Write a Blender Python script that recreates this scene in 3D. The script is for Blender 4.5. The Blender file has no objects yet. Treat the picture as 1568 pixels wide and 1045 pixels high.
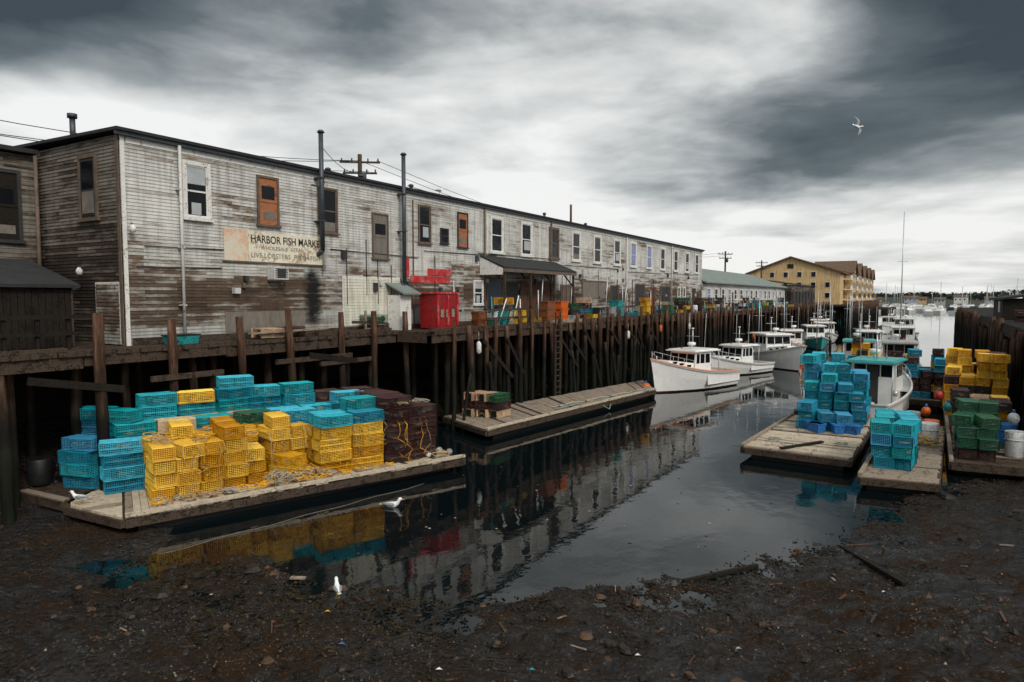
import bpy, math, random
from mathutils import Vector, Matrix, noise as mn
random.seed(7)
R=random.random
def U(a,b): return a+(b-a)*random.random()
scene=bpy.context.scene
scene.view_settings.view_transform='Standard'
scene.view_settings.look='None'
scene.view_settings.exposure=0
LINK=scene.collection.objects.link

# ------------------------------------------------------------------ materials
def nd(nt,t,**k):
    n=nt.nodes.new(t)
    for a,b in k.items(): setattr(n,a,b)
    return n
def mth(nt,op,a,b=None,c=None,clamp=False):
    n=nt.nodes.new('ShaderNodeMath'); n.operation=op; n.use_clamp=clamp
    for i,v in enumerate((a,b,c)):
        if v is None: continue
        if isinstance(v,(int,float)): n.inputs[i].default_value=v
        else: nt.links.new(v,n.inputs[i])
    return n.outputs[0]
def mixc(nt,f,a,b,mode='MIX'):
    n=nt.nodes.new('ShaderNodeMix'); n.data_type='RGBA'; n.blend_type=mode
    for s,v in ((n.inputs[0],f),(n.inputs[6],a),(n.inputs[7],b)):
        if isinstance(v,(int,float)): s.default_value=v
        elif isinstance(v,tuple): s.default_value=(v[0],v[1],v[2],1)
        else: nt.links.new(v,s)
    return n.outputs[2]
def noisen(nt,vec,scale,detail=4,rough=.55,dist=0):
    n=nt.nodes.new('ShaderNodeTexNoise'); n.inputs['Scale'].default_value=scale
    n.inputs['Detail'].default_value=detail; n.inputs['Roughness'].default_value=rough
    n.inputs['Distortion'].default_value=dist
    nt.links.new(vec,n.inputs['Vector']); return n.outputs[0]
def mapv(nt,vec,scale):
    n=nt.nodes.new('ShaderNodeMapping'); n.inputs['Scale'].default_value=scale
    nt.links.new(vec,n.inputs[0]); return n.outputs[0]
def ramp(nt,f,stops):
    n=nt.nodes.new('ShaderNodeValToRGB'); e=n.color_ramp.elements
    while len(e)<len(stops): e.new(.5)
    for i,(p,c) in enumerate(stops):
        e[i].position=p; e[i].color=(c[0],c[1],c[2],1) if isinstance(c,tuple) else (c,c,c,1)
    nt.links.new(f,n.inputs[0]); return n.outputs[0]
def base(name):
    m=bpy.data.materials.new(name); m.use_nodes=True; nt=m.node_tree
    return m,nt,nt.nodes['Principled BSDF']
def M(name,col,rough=.7,var=.3,scale=3,bump=.15,metal=0,stretch=(1,1,1),col2=None,amt=.5,rnd=0,spec=.5):
    m,nt,b=base(name)
    tc=nd(nt,'ShaderNodeTexCoord'); v=mapv(nt,tc.outputs['Object'],stretch)
    f=noisen(nt,v,scale,6,.65)
    g=noisen(nt,v,scale*7,3,.6)
    lo=tuple(c*(1-var) for c in col); hi=tuple(min(1,c*(1+var)) for c in col)
    c=mixc(nt,ramp(nt,f,[(.3,0.),(.7,1.)]),lo,hi)
    if col2: c=mixc(nt,ramp(nt,mth(nt,'ADD',mth(nt,'MULTIPLY',f,.6),mth(nt,'MULTIPLY',g,.4)),[(amt-.04,0.),(amt+.06,1.)]),c,col2)
    if rnd:
        oi=nd(nt,'ShaderNodeObjectInfo')
        hs=nd(nt,'ShaderNodeHueSaturation'); nt.links.new(c,hs.inputs['Color'])
        nt.links.new(mth(nt,'MULTIPLY_ADD',oi.outputs['Random'],rnd,1-rnd*.6),hs.inputs['Value'])
        nt.links.new(mth(nt,'MULTIPLY_ADD',oi.outputs['Random'],.035,.480),hs.inputs['Hue'])
        nt.links.new(mth(nt,'MULTIPLY_ADD',oi.outputs['Random'],-.12,1.04),hs.inputs['Saturation'])
        c=hs.outputs[0]
    nt.links.new(c,b.inputs['Base Color'])
    b.inputs['Roughness'].default_value=rough; b.inputs['Metallic'].default_value=metal
    b.inputs['Specular IOR Level'].default_value=spec
    if bump:
        bp=nd(nt,'ShaderNodeBump'); bp.inputs['Strength'].default_value=bump; bp.inputs['Distance'].default_value=.02
        nt.links.new(g,bp.inputs['Height']); nt.links.new(bp.outputs[0],b.inputs['Normal'])
    return m

def siding(name,paint,grey,wood,bias=0.,zband=True,pitch=.115,soot=False):
    m,nt,b=base(name)
    geo=nd(nt,'ShaderNodeNewGeometry'); sp=nd(nt,'ShaderNodeSeparateXYZ'); nt.links.new(geo.outputs['Position'],sp.inputs[0])
    X,Y,Z=sp.outputs
    h=mth(nt,'ADD',X,Y); zz=mth(nt,'SUBTRACT',Z,4.7)
    cb=nd(nt,'ShaderNodeCombineXYZ'); nt.links.new(h,cb.inputs[0]); nt.links.new(zz,cb.inputs[1])
    br=nd(nt,'ShaderNodeTexBrick'); nt.links.new(cb.outputs[0],br.inputs['Vector'])
    br.inputs['Scale'].default_value=1; br.inputs['Brick Width'].default_value=2.3; br.inputs['Row Height'].default_value=pitch
    br.inputs['Mortar Size'].default_value=.004; br.inputs['Color1'].default_value=(0,0,0,1); br.inputs['Color2'].default_value=(1,1,1,1); br.inputs['Mortar'].default_value=(.6,.6,.6,1)
    brd=br.outputs[0]
    big=noisen(nt,mapv(nt,cb.outputs[0],(.22,.5,1)),1,5,.6)
    mid=noisen(nt,mapv(nt,cb.outputs[0],(1.2,5,1)),1,5,.7)
    grain=noisen(nt,mapv(nt,cb.outputs[0],(3,60,1)),1,4,.7)
    strk=noisen(nt,mapv(nt,cb.outputs[0],(5,.35,1)),1,4,.6)
    w=mth(nt,'MULTIPLY',big,.75)
    w=mth(nt,'MULTIPLY_ADD',mid,.45,w); w=mth(nt,'MULTIPLY_ADD',brd,.20,w); w=mth(nt,'MULTIPLY_ADD',grain,.18,w); w=mth(nt,'MULTIPLY_ADD',strk,.20,w)
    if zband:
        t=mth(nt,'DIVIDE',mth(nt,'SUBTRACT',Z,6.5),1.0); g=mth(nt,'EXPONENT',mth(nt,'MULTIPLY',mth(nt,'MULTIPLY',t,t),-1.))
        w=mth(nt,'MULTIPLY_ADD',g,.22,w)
    w=mth(nt,'ADD',w,bias-.425)
    c=ramp(nt,w,[(.30,paint),(.48,tuple(p*.80 for p in paint)),(.575,grey),(.65,wood),(.85,tuple(p*.38 for p in wood))])
    dirt=ramp(nt,strk,[(.33,.50),(.58,1.)])
    c=mixc(nt,.85,c,dirt,'MULTIPLY')
    c=mixc(nt,.5,c,ramp(nt,brd,[(0,.70),(1,1.)]),'MULTIPLY')
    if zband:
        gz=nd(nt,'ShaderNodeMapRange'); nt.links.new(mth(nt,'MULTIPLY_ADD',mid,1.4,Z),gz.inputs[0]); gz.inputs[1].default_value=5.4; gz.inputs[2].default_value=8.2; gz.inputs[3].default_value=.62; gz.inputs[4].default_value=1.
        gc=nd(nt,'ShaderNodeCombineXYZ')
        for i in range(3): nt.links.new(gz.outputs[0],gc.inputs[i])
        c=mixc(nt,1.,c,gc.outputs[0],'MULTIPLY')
    if soot:
        dy=mth(nt,'DIVIDE',mth(nt,'SUBTRACT',Y,20.5),.5); dz=mth(nt,'DIVIDE',mth(nt,'SUBTRACT',Z,6.3),1.3)
        q=mth(nt,'ADD',mth(nt,'MULTIPLY',dy,dy),mth(nt,'POWER',mth(nt,'ABSOLUTE',dz),3))
        q=mth(nt,'MULTIPLY_ADD',mid,3.4,q)
        c=mixc(nt,ramp(nt,mth(nt,'MULTIPLY',q,.25),[(.48,1.),(.74,0.)]),c,(.012,.011,.01))
    nt.links.new(c,b.inputs['Base Color']); b.inputs['Roughness'].default_value=.8; b.inputs['Specular IOR Level'].default_value=.25
    bp=nd(nt,'ShaderNodeBump'); bp.inputs['Strength'].default_value=.4; bp.inputs['Distance'].default_value=.01
    nt.links.new(grain,bp.inputs['Height']); nt.links.new(bp.outputs[0],b.inputs['Normal'])
    return m

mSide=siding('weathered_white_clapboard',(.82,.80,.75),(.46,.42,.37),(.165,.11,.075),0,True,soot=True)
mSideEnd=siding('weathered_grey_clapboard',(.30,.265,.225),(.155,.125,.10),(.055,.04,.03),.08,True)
mSideNew=siding('cream_clapboard',(.84,.80,.67),(.6,.57,.48),(.4,.35,.3),-.10,False)
mTan=siding('tan_siding',(.80,.55,.28),(.70,.48,.25),(.4,.3,.2),-.14,False,.3)
mWhite2=siding('white_shed_siding',(.8,.8,.77),(.5,.5,.48),(.25,.22,.2),-.05,False,.2)
mRoofDk=M('dark_roofing',(.022,.022,.023),.85,.4,2)
mRoofGn=M('grey_green_roofing',(.19,.22,.20),.8,.2,1)
mRoofBr=M('brown_shingles',(.13,.08,.05),.9,.3,2)
mTrim=M('white_trim',(.78,.76,.72),.6,.2,3,col2=(.33,.27,.21),amt=.56)
mTrimDk=M('dark_trim',(.03,.03,.03),.6,.3,3)
mTrimBr=M('brown_trim',(.13,.09,.065),.7,.35,3)
mBoard=M('orange_plywood',(.42,.15,.06),.8,.4,2,stretch=(1,1,3),col2=(.13,.07,.045),amt=.54)
mBoardG=M('grey_plywood',(.18,.155,.13),.85,.3,2,stretch=(1,3,1))
mBlind=M('pale_blind',(.40,.43,.44),.7,.15,2)
mBlueW=M('blue_panel',(.22,.25,.45),.4,.2,2)
m,nt,b=base('window_glass'); b.inputs['Base Color'].default_value=(.008,.009,.011,1); b.inputs['Roughness'].default_value=.09; b.inputs['Specular IOR Level'].default_value=.3
tc=nd(nt,'ShaderNodeTexCoord'); f=noisen(nt,tc.outputs['Object'],.9,3)
bp=nd(nt,'ShaderNodeBump'); bp.inputs['Strength'].default_value=.25; bp.inputs['Distance'].default_value=.1; nt.links.new(f,bp.inputs['Height']); nt.links.new(bp.outputs[0],b.inputs['Normal']); mGlass=m
mPipe=M('galvanised_pipe',(.055,.07,.085),.45,.35,4,metal=.3,col2=(.12,.05,.03),amt=.57)
mPipeW=M('pale_downspout',(.6,.59,.56),.5,.2,3,col2=(.2,.14,.1),amt=.57)
mWire=M('black_cable',(.012,.012,.012),.6,.2,3,bump=0)
mMetal=M('light_metal',(.5,.52,.53),.35,.2,4,metal=.4)
mRed=M('red_paint',(.50,.02,.02),.6,.35,2.5,col2=(.32,.22,.19),amt=.55)
mRedD=M('dark_red_box',(.36,.01,.013),.5,.45,2,col2=(.05,.012,.012),amt=.53)
mDeckW=M('pale_weathered_planks',(.32,.25,.185),.85,.4,4,stretch=(1,.3,1),col2=(.10,.075,.052),amt=.53,bump=.4)
mDeckF=M('sunbleached_planks',(.54,.45,.33),.8,.35,3,stretch=(.6,.6,1),col2=(.17,.125,.085),amt=.55,bump=.4)
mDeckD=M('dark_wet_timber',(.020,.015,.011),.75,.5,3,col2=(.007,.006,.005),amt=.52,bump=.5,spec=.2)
mDeckM=M('grey_brown_timber',(.085,.058,.040),.85,.55,3,col2=(.020,.014,.010),amt=.51,bump=.6,spec=.25)
mRust=M('rust_timber',(.13,.05,.025),.8,.5,2,col2=(.03,.02,.015),amt=.52,bump=.4)
# piles: dry brown heads, black wet feet with green weed band
m,nt,b=base('pile_timber')
geo=nd(nt,'ShaderNodeNewGeometry'); sp=nd(nt,'ShaderNodeSeparateXYZ'); nt.links.new(geo.outputs['Position'],sp.inputs[0])
v=mapv(nt,geo.outputs['Position'],(6,6,.7)); f=noisen(nt,v,1,6,.7); f2=noisen(nt,mapv(nt,geo.outputs['Position'],(1.3,.8,.9)),1,5,.6)
dry=ramp(nt,f,[(.32,(.018,.009,.006)),(.52,(.080,.036,.02)),(.68,(.19,.125,.08)),(.8,(.30,.23,.16))])
wet=ramp(nt,f2,[(.35,(.003,.003,.003)),(.55,(.010,.009,.006)),(.7,(.018,.022,.009))])
low=ramp(nt,f,[(.4,(.004,.005,.003)),(.7,(.016,.020,.008))])
fz=nd(nt,'ShaderNodeMapRange'); nt.links.new(mth(nt,'MULTIPLY_ADD',f2,1.0,sp.outputs[2]),fz.inputs[0]); fz.inputs[1].default_value=1.2; fz.inputs[2].default_value=2.0
wet=mixc(nt,fz.outputs[0],low,wet)
zf=mth(nt,'MULTIPLY_ADD',f2,1.8,sp.outputs[2]); fac=nd(nt,'ShaderNodeMapRange'); nt.links.new(zf,fac.inputs[0]); fac.inputs[1].default_value=3.4; fac.inputs[2].default_value=5.6
nt.links.new(mixc(nt,fac.outputs[0],wet,dry),b.inputs['Base Color']); b.inputs['Roughness'].default_value=.75; b.inputs['Specular IOR Level'].default_value=.22
bp=nd(nt,'ShaderNodeBump'); bp.inputs['Strength'].default_value=.9; bp.inputs['Distance'].default_value=.05; nt.links.new(f,bp.inputs['Height']); nt.links.new(bp.outputs[0],b.inputs['Normal']); mPile=m

def wirem(name,col,**k): return M(name,col,.5,.3,5,bump=0,rnd=.5,**k)
mY=wirem('yellow_wire',(1.0,.47,.003)); mB=wirem('blue_wire',(.008,.29,.46)); mC=wirem('cyan_wire',(.008,.44,.54))
mG=wirem('green_wire',(.02,.13,.06)); mK=wirem('dark_red_wire',(.06,.018,.014)); mW=wirem('tan_wood_lath',(.60,.40,.24)); mN=M('trap_netting',(.025,.04,.035),.9,.5,9)
mNy=M('amber_netting',(.50,.19,.008),.9,.5,9); mNb=M('teal_netting',(.008,.08,.11),.9,.5,9)
mRope=M('tan_rope',(.42,.30,.17),.9,.3,8); mRopeY=M('yellow_rope',(.80,.40,.02),.8,.3,8); mRopeG=M('dull_hose',(.22,.25,.20),.8,.3,8); mRopeW=M('white_rope',(.42,.38,.31),.85,.3,8); mRopeK=M('wet_rope',(.16,.14,.11),.85,.4,8)
mHull=M('white_hull_paint',(.84,.83,.80),.3,.08,2,bump=.03,col2=(.5,.43,.34),amt=.62)
mHullT=M('teal_hull_paint',(.05,.36,.36),.35,.15,2,bump=.03)
mHullB=M('dark_hull_paint',(.03,.05,.08),.35,.2,2,bump=.03)
mDeckP=M('salmon_deck_paint',(.78,.36,.20),.6,.15,3)
mDeckGy=M('grey_deck_paint',(.38,.38,.37),.6,.15,3)
mBott=M('dark_bottom_paint',(.05,.015,.012),.6,.3,3)
cols={'or':(.72,.13,.012),'bl':(.02,.17,.48),'te':(.02,.30,.30),'ye':(.78,.42,.02),'gy':(.34,.35,.34),'wh':(.76,.75,.72),'gn':(.022,.14,.06),'rd':(.45,.03,.02),'bk':(.010,.010,.011),'br':(.26,.085,.028)}
PL={k:M('plastic_'+k,c,.5,.4,2.5,bump=.05,col2=tuple(x*.28 for x in c),amt=.54) for k,c in cols.items()}
mFeath=M('white_feathers',(.85,.85,.83),.7,.1,8,bump=.05); mFeathG=M('grey_feathers',(.25,.26,.28),.7,.15,8,bump=.05); mBeak=M('yellow_beak',(.65,.4,.05),.5,.1,5,bump=0)
mStone=M('dark_stone',(.020,.015,.011),.5,.6,5,spec=.3); mShell=M('shell_fragments',(.40,.31,.22),.6,.4,5); mStoneB=M('brown_stone',(.080,.046,.026),.6,.5,5,spec=.25); mWeed=M('wet_seaweed',(.012,.009,.004),.35,.5,6,bump=.5,spec=.25); mWeedO=M('olive_seaweed',(.030,.020,.007),.5,.5,6,bump=.5,spec=.2)
mSignB=M('sign_board_paint',(.80,.73,.57),.75,.15,1.2,col2=(.38,.26,.18),amt=.55)
mSignP=M('sign_peeled_paint',(.72,.47,.31),.8,.2,1.5,col2=(.68,.63,.5),amt=.5)
mLet=M('faded_black_lettering',(.03,.027,.023),.8,.4,4,bump=0,col2=(.36,.32,.27),amt=.57)
mLetF=M('very_faded_lettering',(.20,.17,.13),.8,.3,4,bump=0,col2=(.5,.46,.38),amt=.53)

# ------------------------------------------------------------------ mesh builder
class MB:
    def __init__(s): s.v=[];s.f=[];s.m=[];s.mats=[];s.sm=[]
    def mi(s,mat):
        if mat not in s.mats: s.mats.append(mat)
        return s.mats.index(mat)
    def face(s,pts,mat,sm=False):
        i=len(s.v); s.v+= [tuple(p) for p in pts]; s.f.append(list(range(i,i+len(pts)))); s.m.append(s.mi(mat)); s.sm.append(sm)
    def hexa(s,p,mat):
        i=len(s.v); s.v+=[tuple(q) for q in p]; k=s.mi(mat)
        for f in ((3,2,1,0),(4,5,6,7),(0,1,5,4),(1,2,6,5),(2,3,7,6),(3,0,4,7)):
            s.f.append([i+j for j in f]); s.m.append(k); s.sm.append(False)
    def box(s,c,d,mat,rz=0,taper=1):
        cx,cy,cz=c; a,b_,h=d[0]/2,d[1]/2,d[2]/2; cs,sn=math.cos(rz),math.sin(rz); p=[]
        for z,t in ((-h,taper),(h,1)):
            for x,y in ((-a,-b_),(a,-b_),(a,b_),(-a,b_)):
                x*=t;y*=t; p.append((cx+x*cs-y*sn,cy+x*sn+y*cs,cz+z))
        s.hexa(p,mat)
    def rng(s,x0,x1,y0,y1,z0,z1,mat): s.box(((x0+x1)/2,(y0+y1)/2,(z0+z1)/2),(x1-x0,y1-y0,z1-z0),mat)
    def beam(s,p,q,w,h,mat):
        p=Vector(p);q=Vector(q);d=(q-p).normalized(); up=Vector((0,0,1)) if abs(d.z)<.95 else Vector((1,0,0))
        r=d.cross(up).normalized(); u=r.cross(d).normalized(); r*=w/2;u*=h/2
        s.hexa([p-r-u,p+r-u,p+r+u,p-r+u,q-r-u,q+r-u,q+r+u,q-r+u],mat)
    def tube(s,pts,rad,n,mat,sm=True,caps=True,sq=1.0):
        pts=[Vector(p) for p in pts]; k=s.mi(mat); rings=[]
        if isinstance(rad,(int,float)): rad=[rad]*len(pts)
        for j,p in enumerate(pts):
            d=(pts[min(j+1,len(pts)-1)]-pts[max(j-1,0)])
            d=d.normalized() if d.length>1e-9 else Vector((0,0,1))
            up=Vector((0,0,1)) if abs(d.z)<.9 else Vector((0,1,0))
            r=d.cross(up).normalized(); u=r.cross(d).normalized(); i=len(s.v)
            for a in range(n):
                t=2*math.pi*a/n; s.v.append(tuple(p+r*math.cos(t)*rad[j]+u*math.sin(t)*rad[j]*sq))
            rings.append(i)
        for j in range(len(rings)-1):
            a,b_=rings[j],rings[j+1]
            for i in range(n):
                s.f.append([a+i,a+(i+1)%n,b_+(i+1)%n,b_+i]); s.m.append(k); s.sm.append(sm)
        if caps:
            s.f.append([rings[0]+i for i in range(n)][::-1]); s.m.append(k); s.sm.append(False)
            s.f.append([rings[-1]+i for i in range(n)]); s.m.append(k); s.sm.append(False)
    def cyl(s,p,q,r,mat,n=10,r2=None): s.tube([p,q],[r,r if r2 is None else r2],n,mat)
    def ball(s,c,r,mat,n=10,sz=1):
        c=Vector(c); pts=[];rad=[]
        for i in range(9):
            t=math.pi*i/8; pts.append(c+Vector((0,0,-math.cos(t)*r*sz))); rad.append(max(.001,math.sin(t)*r))
        s.tube(pts,rad,n,mat)
    def rock(s,c,r,mat):
        i=len(s.v); n=7; sd_=Vector((U(0,99),U(0,99),U(0,99))); k=s.mi(mat); ex=U(.8,1.5); a0=U(0,3)
        for j in range(5):
            t=math.pi*j/4
            for a in range(n):
                al=2*math.pi*a/n; d=Vector((math.sin(t)*math.cos(al)*ex,math.sin(t)*math.sin(al),-math.cos(t)*.6)); q=d*r*(1+.45*mn.noise(d*1.7+sd_))
                s.v.append((c[0]+q.x*math.cos(a0)-q.y*math.sin(a0),c[1]+q.x*math.sin(a0)+q.y*math.cos(a0),c[2]+q.z))
        for j in range(4):
            for a in range(n): s.f.append([i+j*n+a,i+j*n+(a+1)%n,i+(j+1)*n+(a+1)%n,i+(j+1)*n+a]); s.m.append(k); s.sm.append(False)
    def prism(s,poly,z0,z1,mat,top=None):
        n=len(poly)
        s.face([(x,y,z1) for x,y in poly],top or mat); s.face([(x,y,z0) for x,y in poly][::-1],mat)
        for i in range(n):
            a,b_=poly[i],poly[(i+1)%n]; s.face([(a[0],a[1],z0),(b_[0],b_[1],z0),(b_[0],b_[1],z1),(a[0],a[1],z1)],mat)
    def mesh(s,name):
        me=bpy.data.meshes.new(name); me.from_pydata(s.v,[],s.f)
        for q in s.mats: me.materials.append(q)
        me.polygons.foreach_set('material_index',s.m); me.polygons.foreach_set('use_smooth',s.sm); me.update(); return me
    def obj(s,name,parent=None,loc=None,rz=0):
        o=bpy.data.objects.new(name,s.mesh(name)); LINK(o)
        if parent: o.parent=parent
        if loc: o.location=loc
        o.rotation_euler[2]=rz
        return o
def empty(name,loc=(0,0,0),rz=0,parent=None):
    e=bpy.data.objects.new(name,None); LINK(e); e.location=loc; e.rotation_euler[2]=rz; e.empty_display_size=.3
    if parent: e.parent=parent
    return e
def clap(mb,p0,p1,z0,z1,nrm,mat,pitch=.115,proud=.024):
    z=z0; nx,ny=nrm
    while z<z1-.01:
        zt=min(z+pitch,z1); pr=proud
        a=(p0[0]+nx*pr,p0[1]+ny*pr,z);b_=(p1[0]+nx*pr,p1[1]+ny*pr,z)
        c=(p1[0]+nx*.003,p1[1]+ny*.003,zt);d=(p0[0]+nx*.003,p0[1]+ny*.003,zt)
        mb.face([a,b_,c,d],mat)
        mb.face([(p0[0]+nx*.003,p0[1]+ny*.003,z),(p1[0]+nx*.003,p1[1]+ny*.003,z),b_,a],mat)
        z=zt
def ropepath(c,rx,ry,n,zj=.03,loops=2):
    pts=[];a=U(0,6)
    for i in range(n):
        a+=loops*6.28/n*U(.6,1.4); k=U(.5,1)
        pts.append((c[0]+rx*k*math.cos(a),c[1]+ry*k*math.sin(a),c[2]+U(0,zj)))
    return pts

# ------------------------------------------------------------------ camera / light / sky
cam=bpy.data.cameras.new('camera'); co=bpy.data.objects.new('camera',cam); LINK(co); scene.camera=co
co.location=(0,0,6.3); co.rotation_euler=(math.radians(90-3.67),0,math.radians(31.3)); cam.lens=24; cam.sensor_width=36; cam.clip_start=.1; cam.clip_end=6000
sd=Vector((.86,-.42,.78)).normalized()
sun=bpy.data.lights.new('sun','SUN'); sun.energy=1.5; sun.angle=math.radians(10); sun.color=(1,.93,.83)
so=bpy.data.objects.new('sun',sun); LINK(so); so.location=(20,-20,40); so.rotation_euler=(-sd).to_track_quat('-Z','Y').to_euler()
w=bpy.data.worlds.new('World'); scene.world=w; w.use_nodes=True; nt=w.node_tree; bg=nt.nodes['Background']
sky=nd(nt,'ShaderNodeTexSky'); sky.sky_type='NISHITA'; sky.sun_disc=False; sky.sun_elevation=math.asin(sd.z); sky.sun_rotation=math.atan2(sd.x,sd.y)
tc=nd(nt,'ShaderNodeTexCoord'); sp=nd(nt,'ShaderNodeSeparateXYZ'); nt.links.new(tc.outputs['Generated'],sp.inputs[0])
zc=mth(nt,'MAXIMUM',sp.outputs[2],0.0); zd=mth(nt,'ADD',zc,.11)
cb=nd(nt,'ShaderNodeCombineXYZ'); nt.links.new(mth(nt,'DIVIDE',sp.outputs[0],zd),cb.inputs[0]); nt.links.new(mth(nt,'DIVIDE',sp.outputs[1],zd),cb.inputs[1])
n1=noisen(nt,mapv(nt,cb.outputs[0],(1,1.15,1)),.8,8,.5,.25)
n2=noisen(nt,cb.outputs[0],2.6,6,.55,.4)
n3=noisen(nt,mapv(nt,tc.outputs['Generated'],(1,1,3.0)),3.0,8,.52,.3)
val=mth(nt,'MULTIPLY_ADD',n1,.70,mth(nt,'MULTIPLY',n2,.22))
val=mth(nt,'MULTIPLY_ADD',n3,.75,val); val=mth(nt,'ADD',val,-.275)
sc=nd(nt,'ShaderNodeVectorMath'); sc.operation='MULTIPLY'; nt.links.new(tc.outputs['Generated'],sc.inputs[0]); sc.inputs[1].default_value=(1,1,2)
nm=nd(nt,'ShaderNodeVectorMath'); nm.operation='NORMALIZE'; nt.links.new(sc.outputs[0],nm.inputs[0])
def lobev(az,el,k):
    a=math.radians(az);e=math.radians(el)
    d=Vector((-math.sin(a)*math.cos(e),math.cos(a)*math.cos(e),2*math.sin(e))).normalized()
    q=nd(nt,'ShaderNodeVectorMath'); q.operation='DOT_PRODUCT'; nt.links.new(nm.outputs[0],q.inputs[0]); q.inputs[1].default_value=d
    return mth(nt,'POWER',mth(nt,'MAXIMUM',q.outputs['Value'],0.001),k)
def lobe(az,el,k,amt):
    global val
    val=mth(nt,'MULTIPLY_ADD',lobev(az,el,k),amt,val)
lobe(63,12,90,.36); lobe(48,9,90,.28); lobe(30,7,110,.30); lobe(18,22,50,.16); lobe(36,19,60,.16)
lobe(70,22,50,-.62); lobe(52,23,70,-.16); lobe(9,11,200,-.24); lobe(-1,10.5,140,-.22); lobe(-9,21,40,-.42)
lobe(14,4,150,.30); lobe(2,4,150,.34); lobe(24,3,150,.2); lobe(-6,5,200,.2)
cc=ramp(nt,val,[(.20,(.045,.058,.066)),(.38,(.125,.15,.16)),(.53,(.34,.365,.37)),(.65,(.64,.655,.645)),(.80,(.93,.93,.91))])
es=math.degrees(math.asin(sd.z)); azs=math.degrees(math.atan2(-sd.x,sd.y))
gain=mth(nt,'MULTIPLY_ADD',lobev(azs,es,7),26,10)  # unseen bright cloud patch added around the sun direction to brighten the walls
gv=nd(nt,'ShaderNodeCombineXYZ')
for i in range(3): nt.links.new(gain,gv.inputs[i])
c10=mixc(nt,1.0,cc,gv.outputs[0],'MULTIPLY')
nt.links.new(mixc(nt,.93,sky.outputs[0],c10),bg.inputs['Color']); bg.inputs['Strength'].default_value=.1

# ------------------------------------------------------------------ terrain and water
S=[(-60,6),(-30,7.5),(-20,8.6),(-15.5,9.4),(-11.6,10.07),(-8.96,10.6),(-7.24,11.3),(-6.5,12.2),(-4.96,13.9),(-3.6,15.5),(-2.3,18.1),(-1.25,21.6),(0,25.2),(1.5,27.9),(3,30.4),(6,45),(8,90),(12,200),(30,400),(2000,500)]
Wl=[(-50,-15.5),(9,-15.6),(10.5,-17.2),(12,-19),(20,-20.5),(26,-20.8),(60,-21),(3000,-21)]
def itp(T,x):
    if x<=T[0][0]: return T[0][1]
    for (a,b_),(c,d) in zip(T,T[1:]):
        if x<=c: return b_+(d-b_)*(x-a)/(c-a)
    return T[-1][1]
def gh(x,y):
    ds=itp(S,x)-y; dw=itp(Wl,y)-x
    hs=.04*ds if ds<8 else .32+.12*(ds-8)
    if ds<0: hs=.09*ds
    hw=(.03*dw+.38*max(0,-22.3-x)) if dw>0 else .25*dw
    h=max(hs,hw); h=min(2.2,max(-2.5,h))
    if abs(x)<70 and y<120 and h>-1:
        p=Vector((x*.55,y*.55,0)); k=.55 if x<-17 else 1
        h+=k*(.14*mn.noise(p)+.10*mn.noise(p*2.7))+.06*mn.noise(p*6)+.05*abs(mn.noise(p*13))+.02*mn.noise(p*27)-.01
    return h
xs=[-2500,-600,-150,-60,-45,-36]+[-30+.16*i for i in range(225)]+[6.5,8,12,20,40,100,400,2500]
ys=[-800,-100,-20,-5,0,2,4]+[5+.09*i for i in range(160)]+[19.5+.25*i for i in range(50)]+[32+.8*i for i in range(50)]+[80,110,160,250,500,3000]
me=bpy.data.meshes.new('mud_ground'); V=[(x,y,gh(x,y)) for y in ys for x in xs]; nx=len(xs)
me.from_pydata(V,[],[(j*nx+i,j*nx+i+1,(j+1)*nx+i+1,(j+1)*nx+i) for j in range(len(ys)-1) for i in range(nx-1)])
me.polygons.foreach_set('use_smooth',[True]*len(me.polygons))
m,nt,b=base('wet_mud')
geo=nd(nt,'ShaderNodeNewGeometry'); P=geo.outputs['Position']
a1=noisen(nt,P,.45,6,.6); a2=noisen(nt,P,3.2,8,.68); a3=noisen(nt,P,20,6,.7)
vo=nd(nt,'ShaderNodeTexVoronoi'); vo.inputs['Scale'].default_value=9; nt.links.new(P,vo.inputs['Vector'])
vo2=nd(nt,'ShaderNodeTexVoronoi'); vo2.inputs['Scale'].default_value=34; nt.links.new(P,vo2.inputs['Vector'])
mx=mth(nt,'MULTIPLY_ADD',a2,.5,mth(nt,'MULTIPLY',a1,.5))
c=ramp(nt,mx,[(.38,(.0022,.0019,.0017)),(.49,(.0085,.0058,.0042)),(.60,(.042,.024,.0135))])
c=mixc(nt,ramp(nt,a3,[(.54,0.),(.76,.7)]),c,(.068,.040,.023))
sps=nd(nt,'ShaderNodeSeparateColor'); nt.links.new(vo2.outputs[1],sps.inputs[0])
c=mixc(nt,mth(nt,'MULTIPLY',ramp(nt,sps.outputs[0],[(.94,0.),(.97,.6)]),ramp(nt,a1,[(.45,0.),(.55,1.)])),c,(.14,.10,.065))
nt.links.new(c,b.inputs['Base Color'])
nt.links.new(ramp(nt,mx,[(.45,.08),(.515,.35),(.57,.85)]),b.inputs['Roughness'])
nt.links.new(ramp(nt,mx,[(.45,.6),(.52,.25),(.57,.07)]),b.inputs['Specular IOR Level'])
hh=mth(nt,'MULTIPLY_ADD',a3,.35,mth(nt,'MULTIPLY',a2,1.7)); hh=mth(nt,'MULTIPLY_ADD',vo.outputs[0],-.5,hh); hh=mth(nt,'MULTIPLY_ADD',vo2.outputs[0],-.16,hh)
bp=nd(nt,'ShaderNodeBump'); bp.inputs['Strength'].default_value=.9; bp.inputs['Distance'].default_value=.13; nt.links.new(hh,bp.inputs['Height']); nt.links.new(bp.outputs[0],b.inputs['Normal'])
me.materials.append(m); o=bpy.data.objects.new('mud_ground',me); LINK(o)
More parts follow.
